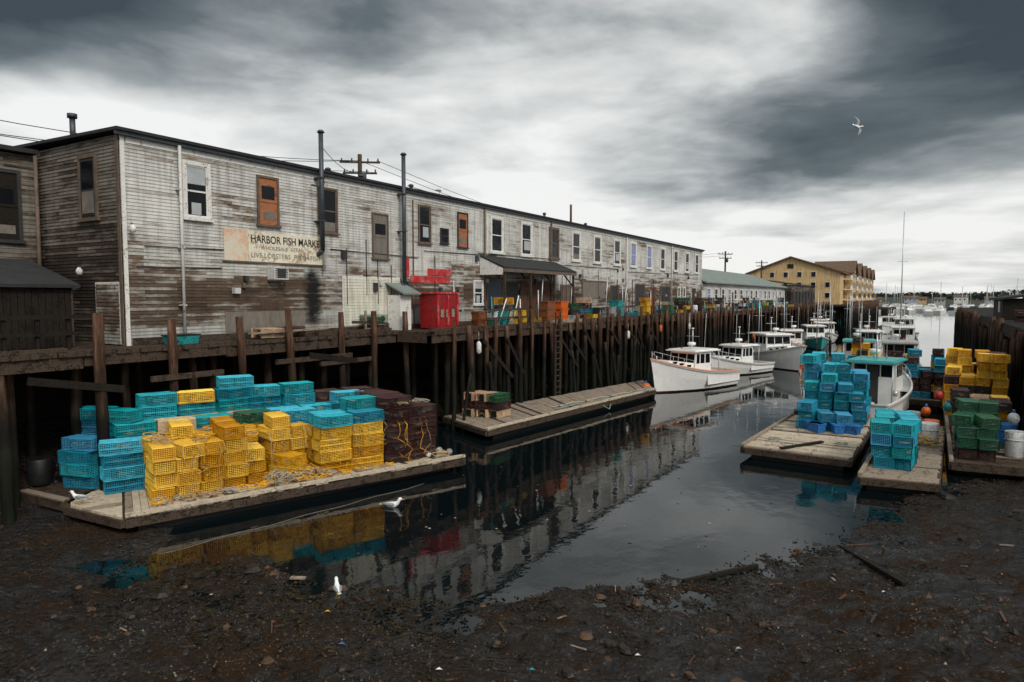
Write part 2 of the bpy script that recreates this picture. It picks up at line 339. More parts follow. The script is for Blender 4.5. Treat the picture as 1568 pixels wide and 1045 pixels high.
m,nt,b=base('harbor_water')
b.inputs['Base Color'].default_value=(.003,.006,.007,1); b.inputs['Roughness'].default_value=.02; b.inputs['IOR'].default_value=1.40
geo=nd(nt,'ShaderNodeNewGeometry'); P=geo.outputs['Position']
f=noisen(nt,mapv(nt,P,(1.2,.8,1)),1.3,4,.5); g=noisen(nt,mapv(nt,P,(1,1,1)),.25,3,.5)
hh=mth(nt,'MULTIPLY',f,mth(nt,'MULTIPLY_ADD',g,1.2,-.1))
bp=nd(nt,'ShaderNodeBump'); bp.inputs['Strength'].default_value=.22; bp.inputs['Distance'].default_value=.06; nt.links.new(hh,bp.inputs['Height']); nt.links.new(bp.outputs[0],b.inputs['Normal'])
mb=MB(); mb.face([(-3000,-500,0),(3000,-500,0),(3000,5000,0),(-3000,5000,0)],m); mb.obj('harbor_water')

# debris
mb=MB()
for i in range(13000):
    x=U(-26,3.5); y=U(3,31)
    if R()<.75: x=U(-13,1.5); y=U(5,17)
    h=gh(x,y)
    if h<.0: continue
    if mn.noise(Vector((x*.6,y*.6,5)))<-.08 and R()<.88: continue
    big=R()
    r=U(.010,.032)*(3 if big<.01 else 1.8 if big<.08 else 1); mt=random.choice([mStone]*8+[mStoneB]*8+[mShell]*(1))
    if mt is mShell: r*=.55
    z=h+r*.2; a=U(0,6.28); p=[(x+r*U(.6,1.3)*math.cos(a+k*1.26),y+r*U(.6,1.3)*math.sin(a+k*1.26),z-r*.3+U(-.2,.2)*r) for k in range(5)]
    t=(x+U(-.3,.3)*r,y+U(-.3,.3)*r,z+r*U(.3,.9))
    for k in range(5): mb.face([p[k],p[(k+1)%5],t],mt)
for i in range(260):
    x=U(-15,3); y=U(6,20); h=gh(x,y)
    if h<.01: continue
    a=U(0,3.14); l=U(.06,.5)*(.6 if R()<.8 else 1.3); mb.beam((x,y,h+.02),(x+l*math.cos(a),y+l*math.sin(a),gh(x+l*math.cos(a),y+l*math.sin(a))+.03),U(.01,.045),.02,random.choice([mDeckD,mDeckM,mRust,mRust,mDeckD,mDeckW]))
for i in range(110):
    x=U(-16,3); y=U(6,itp(S,x)+.3)
    h=gh(x,y); mb.rock((x,y,h+.01),U(.04,.13)*(1 if R()<.9 else 1.5),random.choice([mStone,mStone,mStoneB]))
for (x,y,c) in ((-8.6,8.3,'bl'),(-6.7,8.6,'wh'),(-4.1,10.8,'wh'),(-2.6,11.6,'gy'),(-9.9,9.2,'ye'),(-12.8,8.7,'wh'),(-5.4,9.4,'te'),(-.6,15.3,'wh')):
    h=gh(x,y); mb.face([(x,y,h+.03),(x+.09,y+.02,h+.05),(x+.1,y+.07,h+.02),(x+.02,y+.08,h+.04)],PL[c])
mb.obj('mud_stones')
mb=MB()
for i in range(420):
    x=U(-15,2.5); y=itp(S,x)-abs(random.gauss(0,1.4))+.25
    if i%2==0: x=U(-16,3); y=U(6.5,itp(S,x))
    mt=mWeed if R()<.75 else mWeedO; sg_=U(.08,.26)
    for j in range(random.randint(6,20)):
        px,py=x+random.gauss(0,sg_*1.5),y+random.gauss(0,sg_*.7); h=max(gh(px,py),-.01); a=U(0,6.28); l=U(.05,.15); w_=U(.012,.035)
        dx,dy=math.cos(a),math.sin(a)
        mb.face([(px-dy*w_,py+dx*w_,h+.004),(px+dy*w_,py-dx*w_,h+.01),(px+dx*l+dy*w_*.5,py+dy*l-dx*w_*.5,h+U(.01,.05)),(px+dx*l-dy*w_*.5,py+dy*l+dx*w_*.5,h+U(.01,.05))],mt)
mb.obj('seaweed')
mb=MB(); mb.beam((-1.6,18.4,.12),(-.2,16.1,.34),.14,.08,mDeckD); mb.obj('driftwood_plank')
mb=MB(); mb.beam((-2.5,13.0,.2),(-1.9,13.2,.24),.16,.05,mDeckM); mb.obj('driftwood_plank')
mb=MB(); mb.beam((-4.4,14.5,.05),(-3.2,16.3,.04),.09,.08,mDeckD); mb.obj('driftwood_plank')
mb=MB(); mb.beam((-11.9,10.1,.08),(-11.6,10.25,.08),.12,.03,mDeckW); mb.obj('driftwood_plank')
mb=MB(); mb.tube([(-15.9+i*.075+.05*math.sin(i*1.1),9.5+i*.4,max(gh(-15.9+i*.075,9.5+i*.4),.0)+.006) for i in range(22)],.010,5,mRopeK); mb.obj('mooring_rope')
mb=MB()
for i in range(60):
    x=U(-14,-2); y=U(12,26)
    if gh(x,y)>-.02: continue
    a=U(0,3); r=U(.02,.06); mb.face([(x+r*math.cos(a+k*1.57)*U(.6,1.3),y+r*math.sin(a+k*1.57)*U(.6,1.3),.006) for k in range(4)],random.choice([mWeed,mShell,mStoneB]))
mb.obj('floating_scum')

# ------------------------------------------------------------------ main wharf
WH=empty('timber_wharf')
mb=MB()
def deckedge(y): return -21.3 if y<24.6 else -19.2
y=-4
while y<262:
    e=deckedge(y); wd=.24 if y<70 else 2.4
    mb.rng(-60 if wd>1 else -30,e+U(-.04,.08),y,y+wd*.95,4.56,4.7+U(-.008,.008),mDeckM); y+=wd
mb.rng(-60,-30,-4,262,4.5,4.69,mDeckM)
mb.obj('deck_planks',WH)
mb=MB()
for y0,y1,e in ((-4,24.6,-21.3),(24.6,262,-19.2)):
    yy=y0
    while yy<y1:
        y2=min(y1,yy+U(3,6)); mb.rng(e-.32,e-.06+U(-.03,.03),yy+.02,y2-.02,4.2+U(-.05,.05),4.555,mDeckM)
        if yy<110 and R()<.75: mb.rng(e-.28,e-.02,yy+.05,y2-U(.2,.5),4.71,4.71+U(.10,.2),random.choice([mDeckM,mDeckM,mDeckW]))
        yy=y2
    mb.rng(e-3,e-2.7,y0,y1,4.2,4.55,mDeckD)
mb.rng(-27,-26.8,-4,262,-1,4.5,mDeckD)  # dark wall added under the deck to block sky light behind the piles
mb.rng(-21.3,-19.2,24.62,24.8,4.2,4.55,mDeckM)
y=26
while y<60:
    if R()<.6: mb.beam((-18.98,y,4.1),(-18.98,y+U(1.5,3),U(1.8,2.8)),.08,.2,mDeckD)
    y+=U(1.5,3)
for yy in (9,19): mb.beam((-21.0,yy,4.0),(-21.0,yy+2.6,4.0-U(.2,.6)),.1,.22,mDeckD)
for yy,z in ((12.5,3.6),(17.4,3.75),(19.6,3.5)): mb.rng(-21.1,-20.98,yy,yy+U(2.5,4),z,z+.18,mDeckM)
mb.obj('stringers_and_light_block',WH)
mb=MB()
def pile(x,y,top,r,bot=-.8,lean=.08):
    dx,dy=U(-lean,lean),U(-lean,lean); n=6; pts=[(x+dx*(1-k/n)+U(-.02,.02),y+dy*(1-k/n)*2+U(-.02,.02),bot+(top-bot)*k/n) for k in range(n+1)]
    mb.tube(pts,[r*U(.9,1.1) for _ in pts[:-1]]+[r*U(.7,.95)],9,mPile)
for y in (11.0,13.3,15.9,18.1,20.9,22.9,25.0): pile(-21.15,y,5.75+U(-.25,.12),U(.13,.17),lean=.14)
for y in (4,6.3,8.5): pile(-21.5,y,4.5,.16)
for y in [i*1.7+6 for i in range(12)]: pile(-22.6+U(-.3,.3),y+U(-.4,.4),4.5,U(.12,.17))
for y in [i*2.1+6 for i in range(10)]: pile(-24.6,y+U(-.4,.4),4.5,U(.12,.17))
y=26.2
while y<260:
    pile(-19.05+U(-.08,.05),y,U(4.6,5.7) if y<120 else 5.3,U(.10,.17),lean=.14)
    if y<110: pile(-20.6+U(-.3,.3),y+U(.3,.9),4.5,U(.12,.16)); pile(-22.4,y+U(-.5,.5),4.5,.15)
    y+=U(.7,1.7) if y<80 else U(1.8,3.2)
for i in range(14):
    y=U(12,60); e=deckedge(y); pile(e+.4+U(0,.4),y,U(1.5,3.4),U(.07,.12),lean=.5)
mb.obj('piles',WH)
mb=MB()
for y in (35.9,36.5): mb.beam((-18.8,y,.3),(-18.8,y,5.4),.06,.08,mDeckM)
for k in range(14): mb.beam((-18.8,35.9,.6+k*.34),(-18.8,36.5,.6+k*.34),.05,.05,mDeckM)
mb.obj('dock_ladder')
for y,z,c in ((47.8,3.2,'wh'),(28,3.5,'wh'),(55,3.4,'or'),(42,3.9,'bk'),(63,3.3,'wh')):
    mb=MB(); e=deckedge(y)+.25; mb.cyl((e,y,z+.6),(e,y,z+1.1),.015,mRope,5); mb.tube([(e,y,z),(e,y,z+.1),(e,y,z+.5),(e,y,z+.62)],[.07,.13,.13,.05],9,PL[c]); mb.obj('hanging_fender')
mb=MB()
for y in [6.4+.85*i for i in range(7)]: mb.rng(-22.35,-22.25,y,y+.1,4.7,5.75,mDeckD)
for z in (5.15,5.65): mb.rng(-22.24,-22.18,6.3,11.7,z,z+.12,mDeckD)
mb.obj('wharf_railing')

# ------------------------------------------------------------------ main building
FX=-22.4; Z0=4.7; Z1=11.55; YN=12.5; YF=79
BL=empty('fish_market_building')
mb=MB(); mb.rng(-33.5,FX,YN,YF,Z0,Z1,mSideEnd)
clap(mb,(FX,YN),(FX,YF),Z0,Z1,(1,0),mSide); clap(mb,(-33.4,YN),(FX,YN),Z0,Z1,(0,-1),mSideEnd)
mb.obj('walls',BL)
mb=MB()
def quadroof(x0,x1,y0,y1,za,zb,t,mat): mb.hexa([(x0,y0,za-t),(x1,y0,zb-t),(x1,y1,zb-t),(x0,y1,za-t),(x0,y0,za),(x1,y0,zb),(x1,y1,zb),(x0,y1,za)],mat)
quadroof(-33.8,FX+.28,YN-.22,YF+.2,11.95,11.72,.1,mRoofDk)
for y0,y1 in ((YN-.2,30),(30.02,YF)): mb.rng(FX+.1,FX+.2,y0,y1,11.5,11.62,mPipe)
mb.obj('roof',BL)
mb=MB(); mb.rng(FX+.026,FX+.06,YN+.0,YN+.13,Z0,Z1-.05,mTrim)
mb.rng(FX-.16,FX,YN-.06,YN-.026,Z0,Z1-.05,mTrimBr)
mb.rng(FX+.026,FX+.05,YN+.2,YF,4.72,4.95,mDeckM)
mb.rng(FX+.026,FX+.04,YN+.2,YF,11.3,11.5,mTrim)
for y in (27.1,33.9,40.3,56,68): mb.rng(FX+.026,FX+.045,y,y+.1,4.95,11.2,mTrimBr if y<30 else mTrim)
mb.obj('trim_boards',BL)
mb=MB()
def win(yc,z0,z1,wd,fr,kind='g',fw=.09,x=FX,board=None):
    y0,y1=yc-wd/2,yc+wd/2; a=x+.026
    mb.rng(a,a+.07,y0-fw,y0,z0-fw,z1+fw,fr); mb.rng(a,a+.07,y1,y1+fw,z0-fw,z1+fw,fr)
    mb.rng(a,a+.072,y0,y1,z1,z1+fw,fr); mb.rng(a,a+.12,y0-fw-.05,y1+fw+.05,z0-fw,z0-fw*.05,fr)
    zm=(z0+z1)/2
    if kind in 'gbpst':
        mb.rng(a-.01,a+.012,y0,y1,z0,z1,mGlass)
        mb.rng(a+.012,a+.045,y0,y1,zm-.03,zm+.03,fr)
        for yy in (y0,y1-.045): mb.rng(a+.012,a+.04,yy,yy+.045,z0,z1,fr)
        mb.rng(a+.012,a+.04,y0+.045,y1-.045,z0,z0+.06,fr); mb.rng(a+.012,a+.04,y0+.045,y1-.045,z1-.05,z1,fr)
        if kind=='b': mb.rng(a+.012,a+.02,y0+.06,y1-.06,zm+.25,z1-.05,mBlind); mb.rng(a+.012,a+.03,y0+.2,y1-.25,z0+.08,z0+.5,mBlind)
        if kind=='p': mb.rng(a+.012,a+.02,y0+.1,y1-.1,z0+.12,z1-.1,mBlueW)
        if kind=='s': mb.rng(a+.012,a+.022,y0+.06,y1-.06,z0+.07,z0+.45,mBoardG)
        if kind=='t': mb.rng(a+.012,a+.022,y0+.3,y1-.1,z0+.3,zm-.1,mBlind)
    if kind=='o':
        mb.rng(a,a+.03,y0,y1,z0,z1,board); mb.rng(a+.03,a+.045,y0+.12,y1-.12,zm+.1,zm+.6,mGlass); mb.rng(a+.03,a+.05,y0,y1,zm-.03,zm+.04,board)
        mb.rng(a+.03,a+.04,y0+.2,y1-.1,z0+.2,z0+.5,mBoardG)
win(15.17,9.15,10.95,.82,mTrim,'b',.14); win(18.25,9.15,10.95,.85,mTrimBr,'o',.09,board=mBoard); win(21.4,9.1,10.95,.95,mTrimBr,'s',.08)
win(24.7,8.15,10.2,.95,mTrimBr,'o',.08,board=mBoardG); win(28.06,9.1,10.95,.85,mTrimBr,'t',.08); win(29.75,9.2,9.95,.6,mTrimDk,'g',.05); win(31.45,9.1,10.95,.85,mTrimDk,'o',.07,board=mBoard)
ks='gtgsgtppggtg'
for i,y in enumerate((35.0,38.56,42.4,45.9,49.7,53.7,57.4,61.4,65.2,69.3,73.2,76.8)): win(y,9.05,11.0,1.15,mTrim if i!=2 else mTrimBr,ks[i],.15)
win(33.0,5.9,7.2,.8,mTrim,'b',.1); win(70.5,5.4,7.3,.7,mTrim,'g',.12); win(72.3,5.4,7.3,.7,mTrim,'g',.12)
mb.obj('windows',BL)
mb=MB()
mb.rng(-24.7,-23.8,YN-.07,YN-.026,9.05,10.95,mTrimDk); mb.rng(-24.6,-23.9,YN-.09,YN-.07,9.95,10.85,mGlass); mb.rng(-24.6,-23.9,YN-.09,YN-.07,9.12,9.85,mBoardG)
for a,b2 in ((-24.82,-24.7),(-23.8,-23.68)): mb.rng(a,b2,YN-.09,YN-.026,8.95,11.07,mTrimBr)
mb.rng(-24.7,-23.8,YN-.1,YN-.026,10.95,11.07,mTrimBr); mb.rng(-24.9,-23.6,YN-.14,YN-.026,8.85,8.949,mTrimBr)
mb.obj('end_window',BL)
mb=MB(); clap(mb,(-24.0,YN-.05),(-22.62,YN-.05),4.75,6.75,(0,-1),mSide,.115); mb.rng(-24.05,-22.6,YN-.049,YN-.02,4.75,6.8,mTrim); mb.obj('end_door',BL)
mb=MB()
mb.rng(FX+.026,FX+.045,22.2,26.1,4.98,7.25,mTrim); clap(mb,(FX+.045,22.25),(FX+.045,26.05),5.02,7.2,(1,0),mSideNew,.13)
mb.rng(FX+.026,FX+.045,16.2,20.0,5.0,5.75,mBoardG)
for y0,y1,z0,z1 in ((26.3,26.8,7.3,8.3),(26.9,30.2,7.05,7.4),(28.3,30.4,7.45,7.8)):
    mb.rng(FX+.046,FX+.06,y0,y1,z0,z1,mRed)
for y0,y1,z0,z1,mt in ((34.0,35.6,4.95,7.4,mHullB),(35.9,37.4,4.95,7.2,mTrimDk),(43.5,45.2,4.95,7.1,mTrimBr),(47,51.5,6.2,7.5,mBoardG),(52.5,54,4.95,7.2,mTrimDk),(58,60.2,4.95,7.4,mTrimDk),(62,63.2,4.95,7.2,mRust),(65,67.5,5.0,7.3,mTrimDk),(75.2,76.4,4.95,7.2,mTrimDk),(38,42.5,4.95,7.3,mRust)):
    mb.rng(FX+.026,FX+.05,y0,y1,z0,z1,mt)
    for yy in (y0-.1,y1): mb.rng(FX+.026,FX+.08,yy,yy+.1,z0,z1+.1,mTrimBr)
    mb.rng(FX+.026,FX+.08,y0,y1,z1,z1+.1,mTrimBr)
mb.obj('doors_and_patches',BL)
mb=MB()
mb.cyl((FX+.22,14.45,4.9),(FX+.22,14.45,11.5),.055,mPipeW,8)
for z in (6,8,10): mb.rng(FX+.03,FX+.27,14.37,14.53,z,z+.05,mPipeW)
for y in (33.6,41.9,55.7,67.9): mb.cyl((FX+.12,y,5),(FX+.12,y,11.5),.05,mPipeW if y>50 else mTrimBr,8)
for y,zb in ((20.75,8.3),(26.05,7.0)):
    mb.cyl((FX+.38,y,zb),(FX+.38,y,13.2),.1,mPipe,10); mb.cyl((FX+.38,y,13.2),(FX+.38,y,13.3),.17,mPipe,10,.1)
    mb.cyl((FX+.38,y,zb),(FX,y,zb-.25),.1,mPipe,10); mb.beam((FX+.02,y+.5,11.2),(FX+.38,y,12.2),.03,.03,mPipe)
    for z in (9.5,11.3): mb.rng(FX,FX+.5,y-.12,y+.12,z,z+.05,mPipe)
mb.cyl((FX+.2,20.98,7.4),(FX+.2,20.98,11.3),.05,mPipeW,8)
mb.beam((FX+.38,20.2,10.95),(FX+.38,20.75,10.95),.05,.08,mPipe)
mb.cyl((-26.6,13.2,11.8),(-26.6,13.2,12.75),.1,mPipe,8); mb.cyl((-26.6,13.2,12.75),(-26.6,13.2,12.9),.17,mPipe,8)
for x,y,h in ((-24.5,23.5,.5),(-24,29,.45),(-25,36,.4),(-24,44,.5),(-24,51,.4),(-23.6,24.8,.3)): mb.cyl((x,y,11.7),(x,y,11.8+h),.09,mPipe,8); mb.ball((x,y,11.85+h),.15,mPipe,8,.6)
mb.cyl((-24,48.3,11.7),(-24,48.3,13.5),.09,mRust,7)
for i in range(40):
    y=U(16,78); z=U(5.6,8.6)
    if 16.1<y<21.2 and z>7.2: continue
    mb.rng(FX+.02,FX+U(.1,.22),y,y+U(.12,.32),z,z+U(.15,.4),random.choice([mPipe,mPipeW,mTrimBr,mTrimDk]))
for i in range(12):
    y=U(22,76); mb.cyl((FX+.06,y,U(5,6.5)),(FX+.06,y,U(7.5,9)),.02,mWire,5)
for y,l,z in ((13.2,3,8.0),(12.9,3.2,7.3),(21.5,6,8.4),(28,7,8.7),(33,9,8.85),(44,10,8.6),(56,9,8.5),(66,10,8.7)):
    mb.cyl((FX+.06,y,z),(FX+.06,y+l,z+U(-.1,.1)),.018,mWire,5)
mb.obj('pipes_and_stacks',BL)
mb=MB(); mb.rng(FX+.03,FX+.45,18.15,18.85,7.0,7.5,mPipeW)
for k in range(6): mb.rng(FX+.45,FX+.462,18.2,18.8,7.06+k*.07,7.09+k*.07,mTrimDk)
mb.rng(FX+.463,FX+.468,18.3,18.7,7.1,7.42,mTrimDk)
mb.rng(FX+.03,FX+.4,18.15,18.85,6.93,6.98,mTrimBr); mb.obj('air_conditioner')
for (x,y,z) in ((FX,12.8,8.35),(-24.8,12.3,7.0)):
    mb=MB(); mb.tube([(x+.02,y,z+.3),(x+.15,y-.05,z+.36),(x+.27,y-.1,z+.3)],.02,6,mPipe); mb.tube([(x+.27,y-.1,z+.3),(x+.28,y-.1,z+.2),(x+.28,y-.1,z+.06)],[.05,.11,.09],9,mTrim); mb.obj('wall_lamp')
SG=empty('fish_market_sign')
mb=MB(); mb.rng(FX+.03,FX+.09,16.2,17.25,7.68,8.86,mSignP); mb.rng(FX+.03,FX+.092,17.26,21.15,7.68,8.84,mSignB)
mb.rng(FX+.028,FX+.088,16.15,21.2,7.62,7.68,mTrimBr); mb.obj('board',SG)
def text(s,y,z,size,wd,name,par,x=FX+.1,mat=mLet,off=0):
    cu=bpy.data.curves.new(name,'FONT'); cu.body=s; cu.size=size; cu.extrude=.004; cu.offset=off
    o=bpy.data.objects.new(name+'_tmp',cu); LINK(o); bpy.context.view_layer.update()
    me=bpy.data.meshes.new_from_object(o.evaluated_get(bpy.context.evaluated_depsgraph_get())); bpy.data.objects.remove(o)
    me.materials.clear(); me.materials.append(mat); xm=max(v.co.x for v in me.vertices)
    t=bpy.data.objects.new(name,me); LINK(t); t.parent=par; t.location=(x,y,z); t.rotation_euler=(math.pi/2,0,math.pi/2); t.scale=(wd/xm,1,1)
text('HARBOR FISH MARKET',17.35,8.42,.42,3.7,'lettering_top',SG,off=.004); text('WHOLESALE  RETAIL',17.8,8.17,.2,2.2,'lettering_mid',SG,mat=mLetF); text('LIVE LOBSTERS  FRESH FISH',17.35,7.84,.27,3.5,'lettering_low',SG,mat=mLetF)
AW=empty('lean_to_awning')
mb=MB(); mb.hexa([(FX+.03,33.2,8.65),(-20.7,33.2,7.95),(-20.7,42.6,7.95),(FX+.03,42.6,8.65),(FX+.03,33.2,8.75),(-20.7,33.2,8.05),(-20.7,42.6,8.05),(FX+.03,42.6,8.75)],mRoofDk)
mb.face([(FX+.05,33.15,7.6),(-20.75,33.15,7.6),(-20.75,33.15,7.95),(FX+.05,33.15,8.64)],mTrim); mb.rng(-20.76,-20.7,33.2,42.6,7.76,7.949,mTrimBr)
for y in (33.4,36.4,39.5,42.3): mb.rng(-20.9,-20.78,y,y+.13,4.7,7.8,mDeckM); mb.beam((-20.83,y+.06,7.0),(-21.6,y+.06,7.9),.08,.08,mDeckM)
mb.obj('roof_and_posts',AW)
LB=empty('clapboard_warehouse')
mb=MB(); mb.rng(-36,-27.4,1.5,12.3,4.7,11.3,mSideEnd); clap(mb,(-27.4,1.5),(-27.4,12.3),4.7,11.3,(1,0),mSideEnd,.15); mb.obj('walls',LB)
mb=MB(); mb.rng(-36.3,-27.1,1.3,12.27,11.35,11.5,mRoofDk); mb.cyl((-27.2,12.2,4.8),(-27.2,12.2,11.3),.07,mTrimBr,8); mb.obj('roof',LB)
mb=MB(); win(10.9,8.3,10.6,1.5,mTrimDk,'o',.12,x=-27.4,board=mDeckD); mb.obj('window',LB)
SH=empty('timber_shed')
mb=MB()
for i in range(18): mb.rng(-23.56+U(-.01,.01),-23.5,8+i*.19,8+i*.19+.175,4.72,6.55,mDeckD)
for i in range(16): mb.rng(-26.5+i*.19,-26.5+i*.19+.175,11.4,11.45+U(0,.01),4.72,6.6,mDeckM)
mb.rng(-26.5,-23.58,8,11.38,4.71,6.5,mDeckD); mb.obj('walls',SH)
mb=MB(); mb.hexa([(-26.6,7.8,7.5),(-23.3,7.8,6.6),(-23.3,11.6,6.6),(-26.6,11.6,7.5),(-26.6,7.8,7.6),(-23.3,7.8,6.7),(-23.3,11.6,6.7),(-26.6,11.6,7.6)],mRoofDk)
mb.face([(-26.5,11.43,6.6),(-23.5,11.43,6.6),(-26.5,11.43,7.48)],mDeckM); mb.obj('roof',SH)
mb=MB(); yb=27.6; mb.box((-21.1,yb,5.62),(1.1,1.75,1.7),mRedD,taper=.95); mb.box((-21.1,yb,6.52),(1.2,1.9,.09),mRed)
for d in (-.82,0,.82): mb.rng(-20.55,-20.49,yb+d-.05,yb+d+.05,4.9,6.4,mRed)
for d in (-.6,.6): mb.rng(-21.6,-20.6,yb+d-.1,yb+d+.1,4.7,4.77,mDeckD)
for k in range(3): mb.rng(-20.54,-20.525,yb-.6+k*.45,yb-.35+k*.45,5.3,5.7,mDeckW)
mb.obj('red_bait_box')
mb=MB(); mb.rng(-22.3,-21.5,25.1,25.9,4.72,6.4,mTrim); mb.hexa([(-22.35,25.0,6.95),(-21.2,25.0,6.42),(-21.2,26.3,6.42),(-22.35,26.3,6.95),(-22.35,25.0,7.02),(-21.2,25.0,6.5),(-21.2,26.3,6.5),(-22.35,26.3,7.02)],mRoofGn); mb.obj('small_lean_to')

# ------------------------------------------------------------------ utility poles and wires
def upole(x,y,top,r=.14):
    mb=MB(); mb.cyl((x,y,4.6),(x,y,top),r*1.2,mDeckM,9,r)
    for dz,l in ((.5,1.3),(1.2,1.1)):
        mb.beam((x-l*.8,y-l*.6,top-dz),(x+l*.8,y+l*.6,top-dz),.1,.12,mDeckM)
        for k in (-.9,-.4,.4,.9): mb.cyl((x+l*.8*k,y+l*.6*k,top-dz+.05),(x+l*.8*k,y+l*.6*k,top-dz+.25),.05,mPipe,6)
    mb.cyl((x+.3,y,top-1.9),(x+.3,y,top-1.2),.2,mPipe,8); mb.obj('utility_pole')
upole(-32,33.5,15.6); upole(-30,120,14.2); upole(-30,150,14)
mb=MB()
def wire(a,b_,sag,r=.018):
    a=Vector(a);b_=Vector(b_); mb.tube([a.lerp(b_,t/12)+Vector((0,0,-sag*4*(t/12)*(1-t/12))) for t in range(13)],r,4,mWire)
wire((-32,33.5,15.2),(-34,-5,15.0),1.5); wire((-32.6,33.2,15.2),(-35,-5,14.2),1.5); wire((-31.5,33.8,14.5),(-33,-5,13.6),1.2); wire((-32,33.5,15.2),(-30,120,14),2.5); wire((-31,34,15.2),(-29,120,13.6),2.5)
wire((-32,33.5,14.5),(FX+.4,20.8,12.6),.4); wire((-32,33.5,14.2),(-23,27.5,11.9),.3); wire((-23,27.5,12),(-23,44,11.9),.2)
mb.obj('power_lines')

# ------------------------------------------------------------------ second and far buildings
B2=empty('low_white_warehouse')
mb=MB(); mb.rng(-34,FX,79.3,132,4.7,8.0,mWhite2)
mb.face([(-34,79.28,8),(FX,79.28,8),(-28.2,79.28,10.3)],mWhite2); mb.obj('walls',B2)
mb=MB()
mb.hexa([(-28.2,79.2,10.3),(FX+.5,79.2,7.95),(FX+.5,132.2,7.95),(-28.2,132.2,10.3),(-28.2,79.2,10.45),(FX+.5,79.2,8.1),(FX+.5,132.2,8.1),(-28.2,132.2,10.45)],mRoofGn)
mb.hexa([(-34.3,79.2,7.95),(-28.22,79.2,10.3),(-28.22,132.2,10.3),(-34.3,132.2,7.95),(-34.3,79.2,8.1),(-28.22,79.2,10.45),(-28.22,132.2,10.45),(-34.3,132.2,8.1)],mRoofGn)
mb.obj('roof',B2)
mb=MB()
for i in range(15): win(82+3.3*i,6.0,7.3,1.3,mTrim,'p' if i%3==0 else 'g',.12)
mb.obj('windows',B2)
B4=empty('grey_wharf_shed'); mb=MB(); mb.rng(-30,-21.5,134,165,4.7,8.6,mSideEnd); mb.hexa([(-30,133.8,9.9),(-21.2,133.8,8.6),(-21.2,165.2,8.6),(-30,165.2,9.9),(-30,133.8,10.05),(-21.2,133.8,8.75),(-21.2,165.2,8.75),(-30,165.2,10.05)],mRoofDk)
for i in range(7): mb.rng(-21.49,-21.4,136+i*4,138+i*4,5,7.4,mTrimDk)
mb.obj('walls_and_roof',B4)
TB=empty('tan_wharf_apartments')
mb=MB(); tx0,tx1=-37,-17; ty0,ty1=170,262; ze=12.0; zp=15.6; tm=-27.5
mb.rng(tx0,tx1,ty0,ty1,4.7,ze,mTan); mb.face([(tx0,ty0-.01,ze),(tx1,ty0-.01,ze),(tm,ty0-.01,zp)],mTan); mb.face([(tx0,ty1,ze),(tx1,ty1,ze),(tm,ty1,zp)],mTan)
gy=[182,198,214,230,246]
for g in gy:
    mb.rng(tx1,tx1+1.5,g,g+9,4.7,ze+.3,mTan); mb.face([(tx1+1.51,g,ze+.3),(tx1+1.51,g+9,ze+.3),(tx1+1.51,g+4.5,ze+3)],mTan)
mb.obj('walls',TB)
mb=MB()
def slope(p,q,r_,s_,t,mat):
    P_=[Vector(x) for x in (p,q,r_,s_)]; mb.hexa([x-Vector((0,0,t)) for x in P_]+P_,mat)
slope((tm,ty0-.6,zp+.2),(tx1+.7,ty0-.6,ze),(tx1+.7,ty1,ze),(tm,ty1,zp+.2),.3,mRoofBr); slope((tx0-.7,ty0-.6,ze),(tm-.02,ty0-.6,zp+.2),(tm-.02,ty1,zp+.2),(tx0-.7,ty1,ze),.3,mRoofBr)
for g in gy:
    slope((tm+3,g+4.5,ze+3.2),(tx1+2,g+4.5,ze+3.2),(tx1+2,g+9.4,ze+.2),(tm+3,g+9.4,ze+.2),.25,mRoofBr); slope((tm+3,g-.4,ze+.2),(tx1+2,g-.4,ze+.2),(tx1+2,g+4.48,ze+3.2),(tm+3,g+4.48,ze+3.2),.25,mRoofBr)
mb.obj('roof',TB)
mb=MB()
for z in (6.2,8.6,11.0):
    for x in (-35,-32,-29,-26,-23,-20):
        if z>10 and x in (-35,-20): continue
        mb.rng(x,x+.9,ty0-.1,ty0-.02,z,z+1.1,mGlass); mb.rng(x-.1,x+1.0,ty0-.06,ty0-.015,z-.1,z+1.2,mTrim)
    for g in gy:
        for d in (1.2,4,6.8): mb.rng(tx1+1.52,tx1+1.6,g+d,g+d+1.1,z,z+1.3,mGlass)
        mb.rng(tx1,tx1+1.6,g-5,g-.5,z-.6,z-.4,mTrim)
        mb.rng(tx1+1.5,tx1+1.6,g-5,g-.5,z-.4,z+.4,mTrim); mb.rng(tx1+.02,tx1+.08,g-4.5,g-1,z-.2,z+1.5,mGlass)
mb.rng(-28.2,-26.9,ty0-.1,ty0-.02,13,14,mGlass)
mb.obj('windows_and_balconies',TB)
mb=MB(); mb.rng(-22,-14,165,262,4.3,4.69,mDeckM)
for i in range(32): mb.cyl((-14.1,166+3*i,-1),(-14.1,166+3*i,5.4),.2,mPile,7)
mb.obj('apartment_pier')

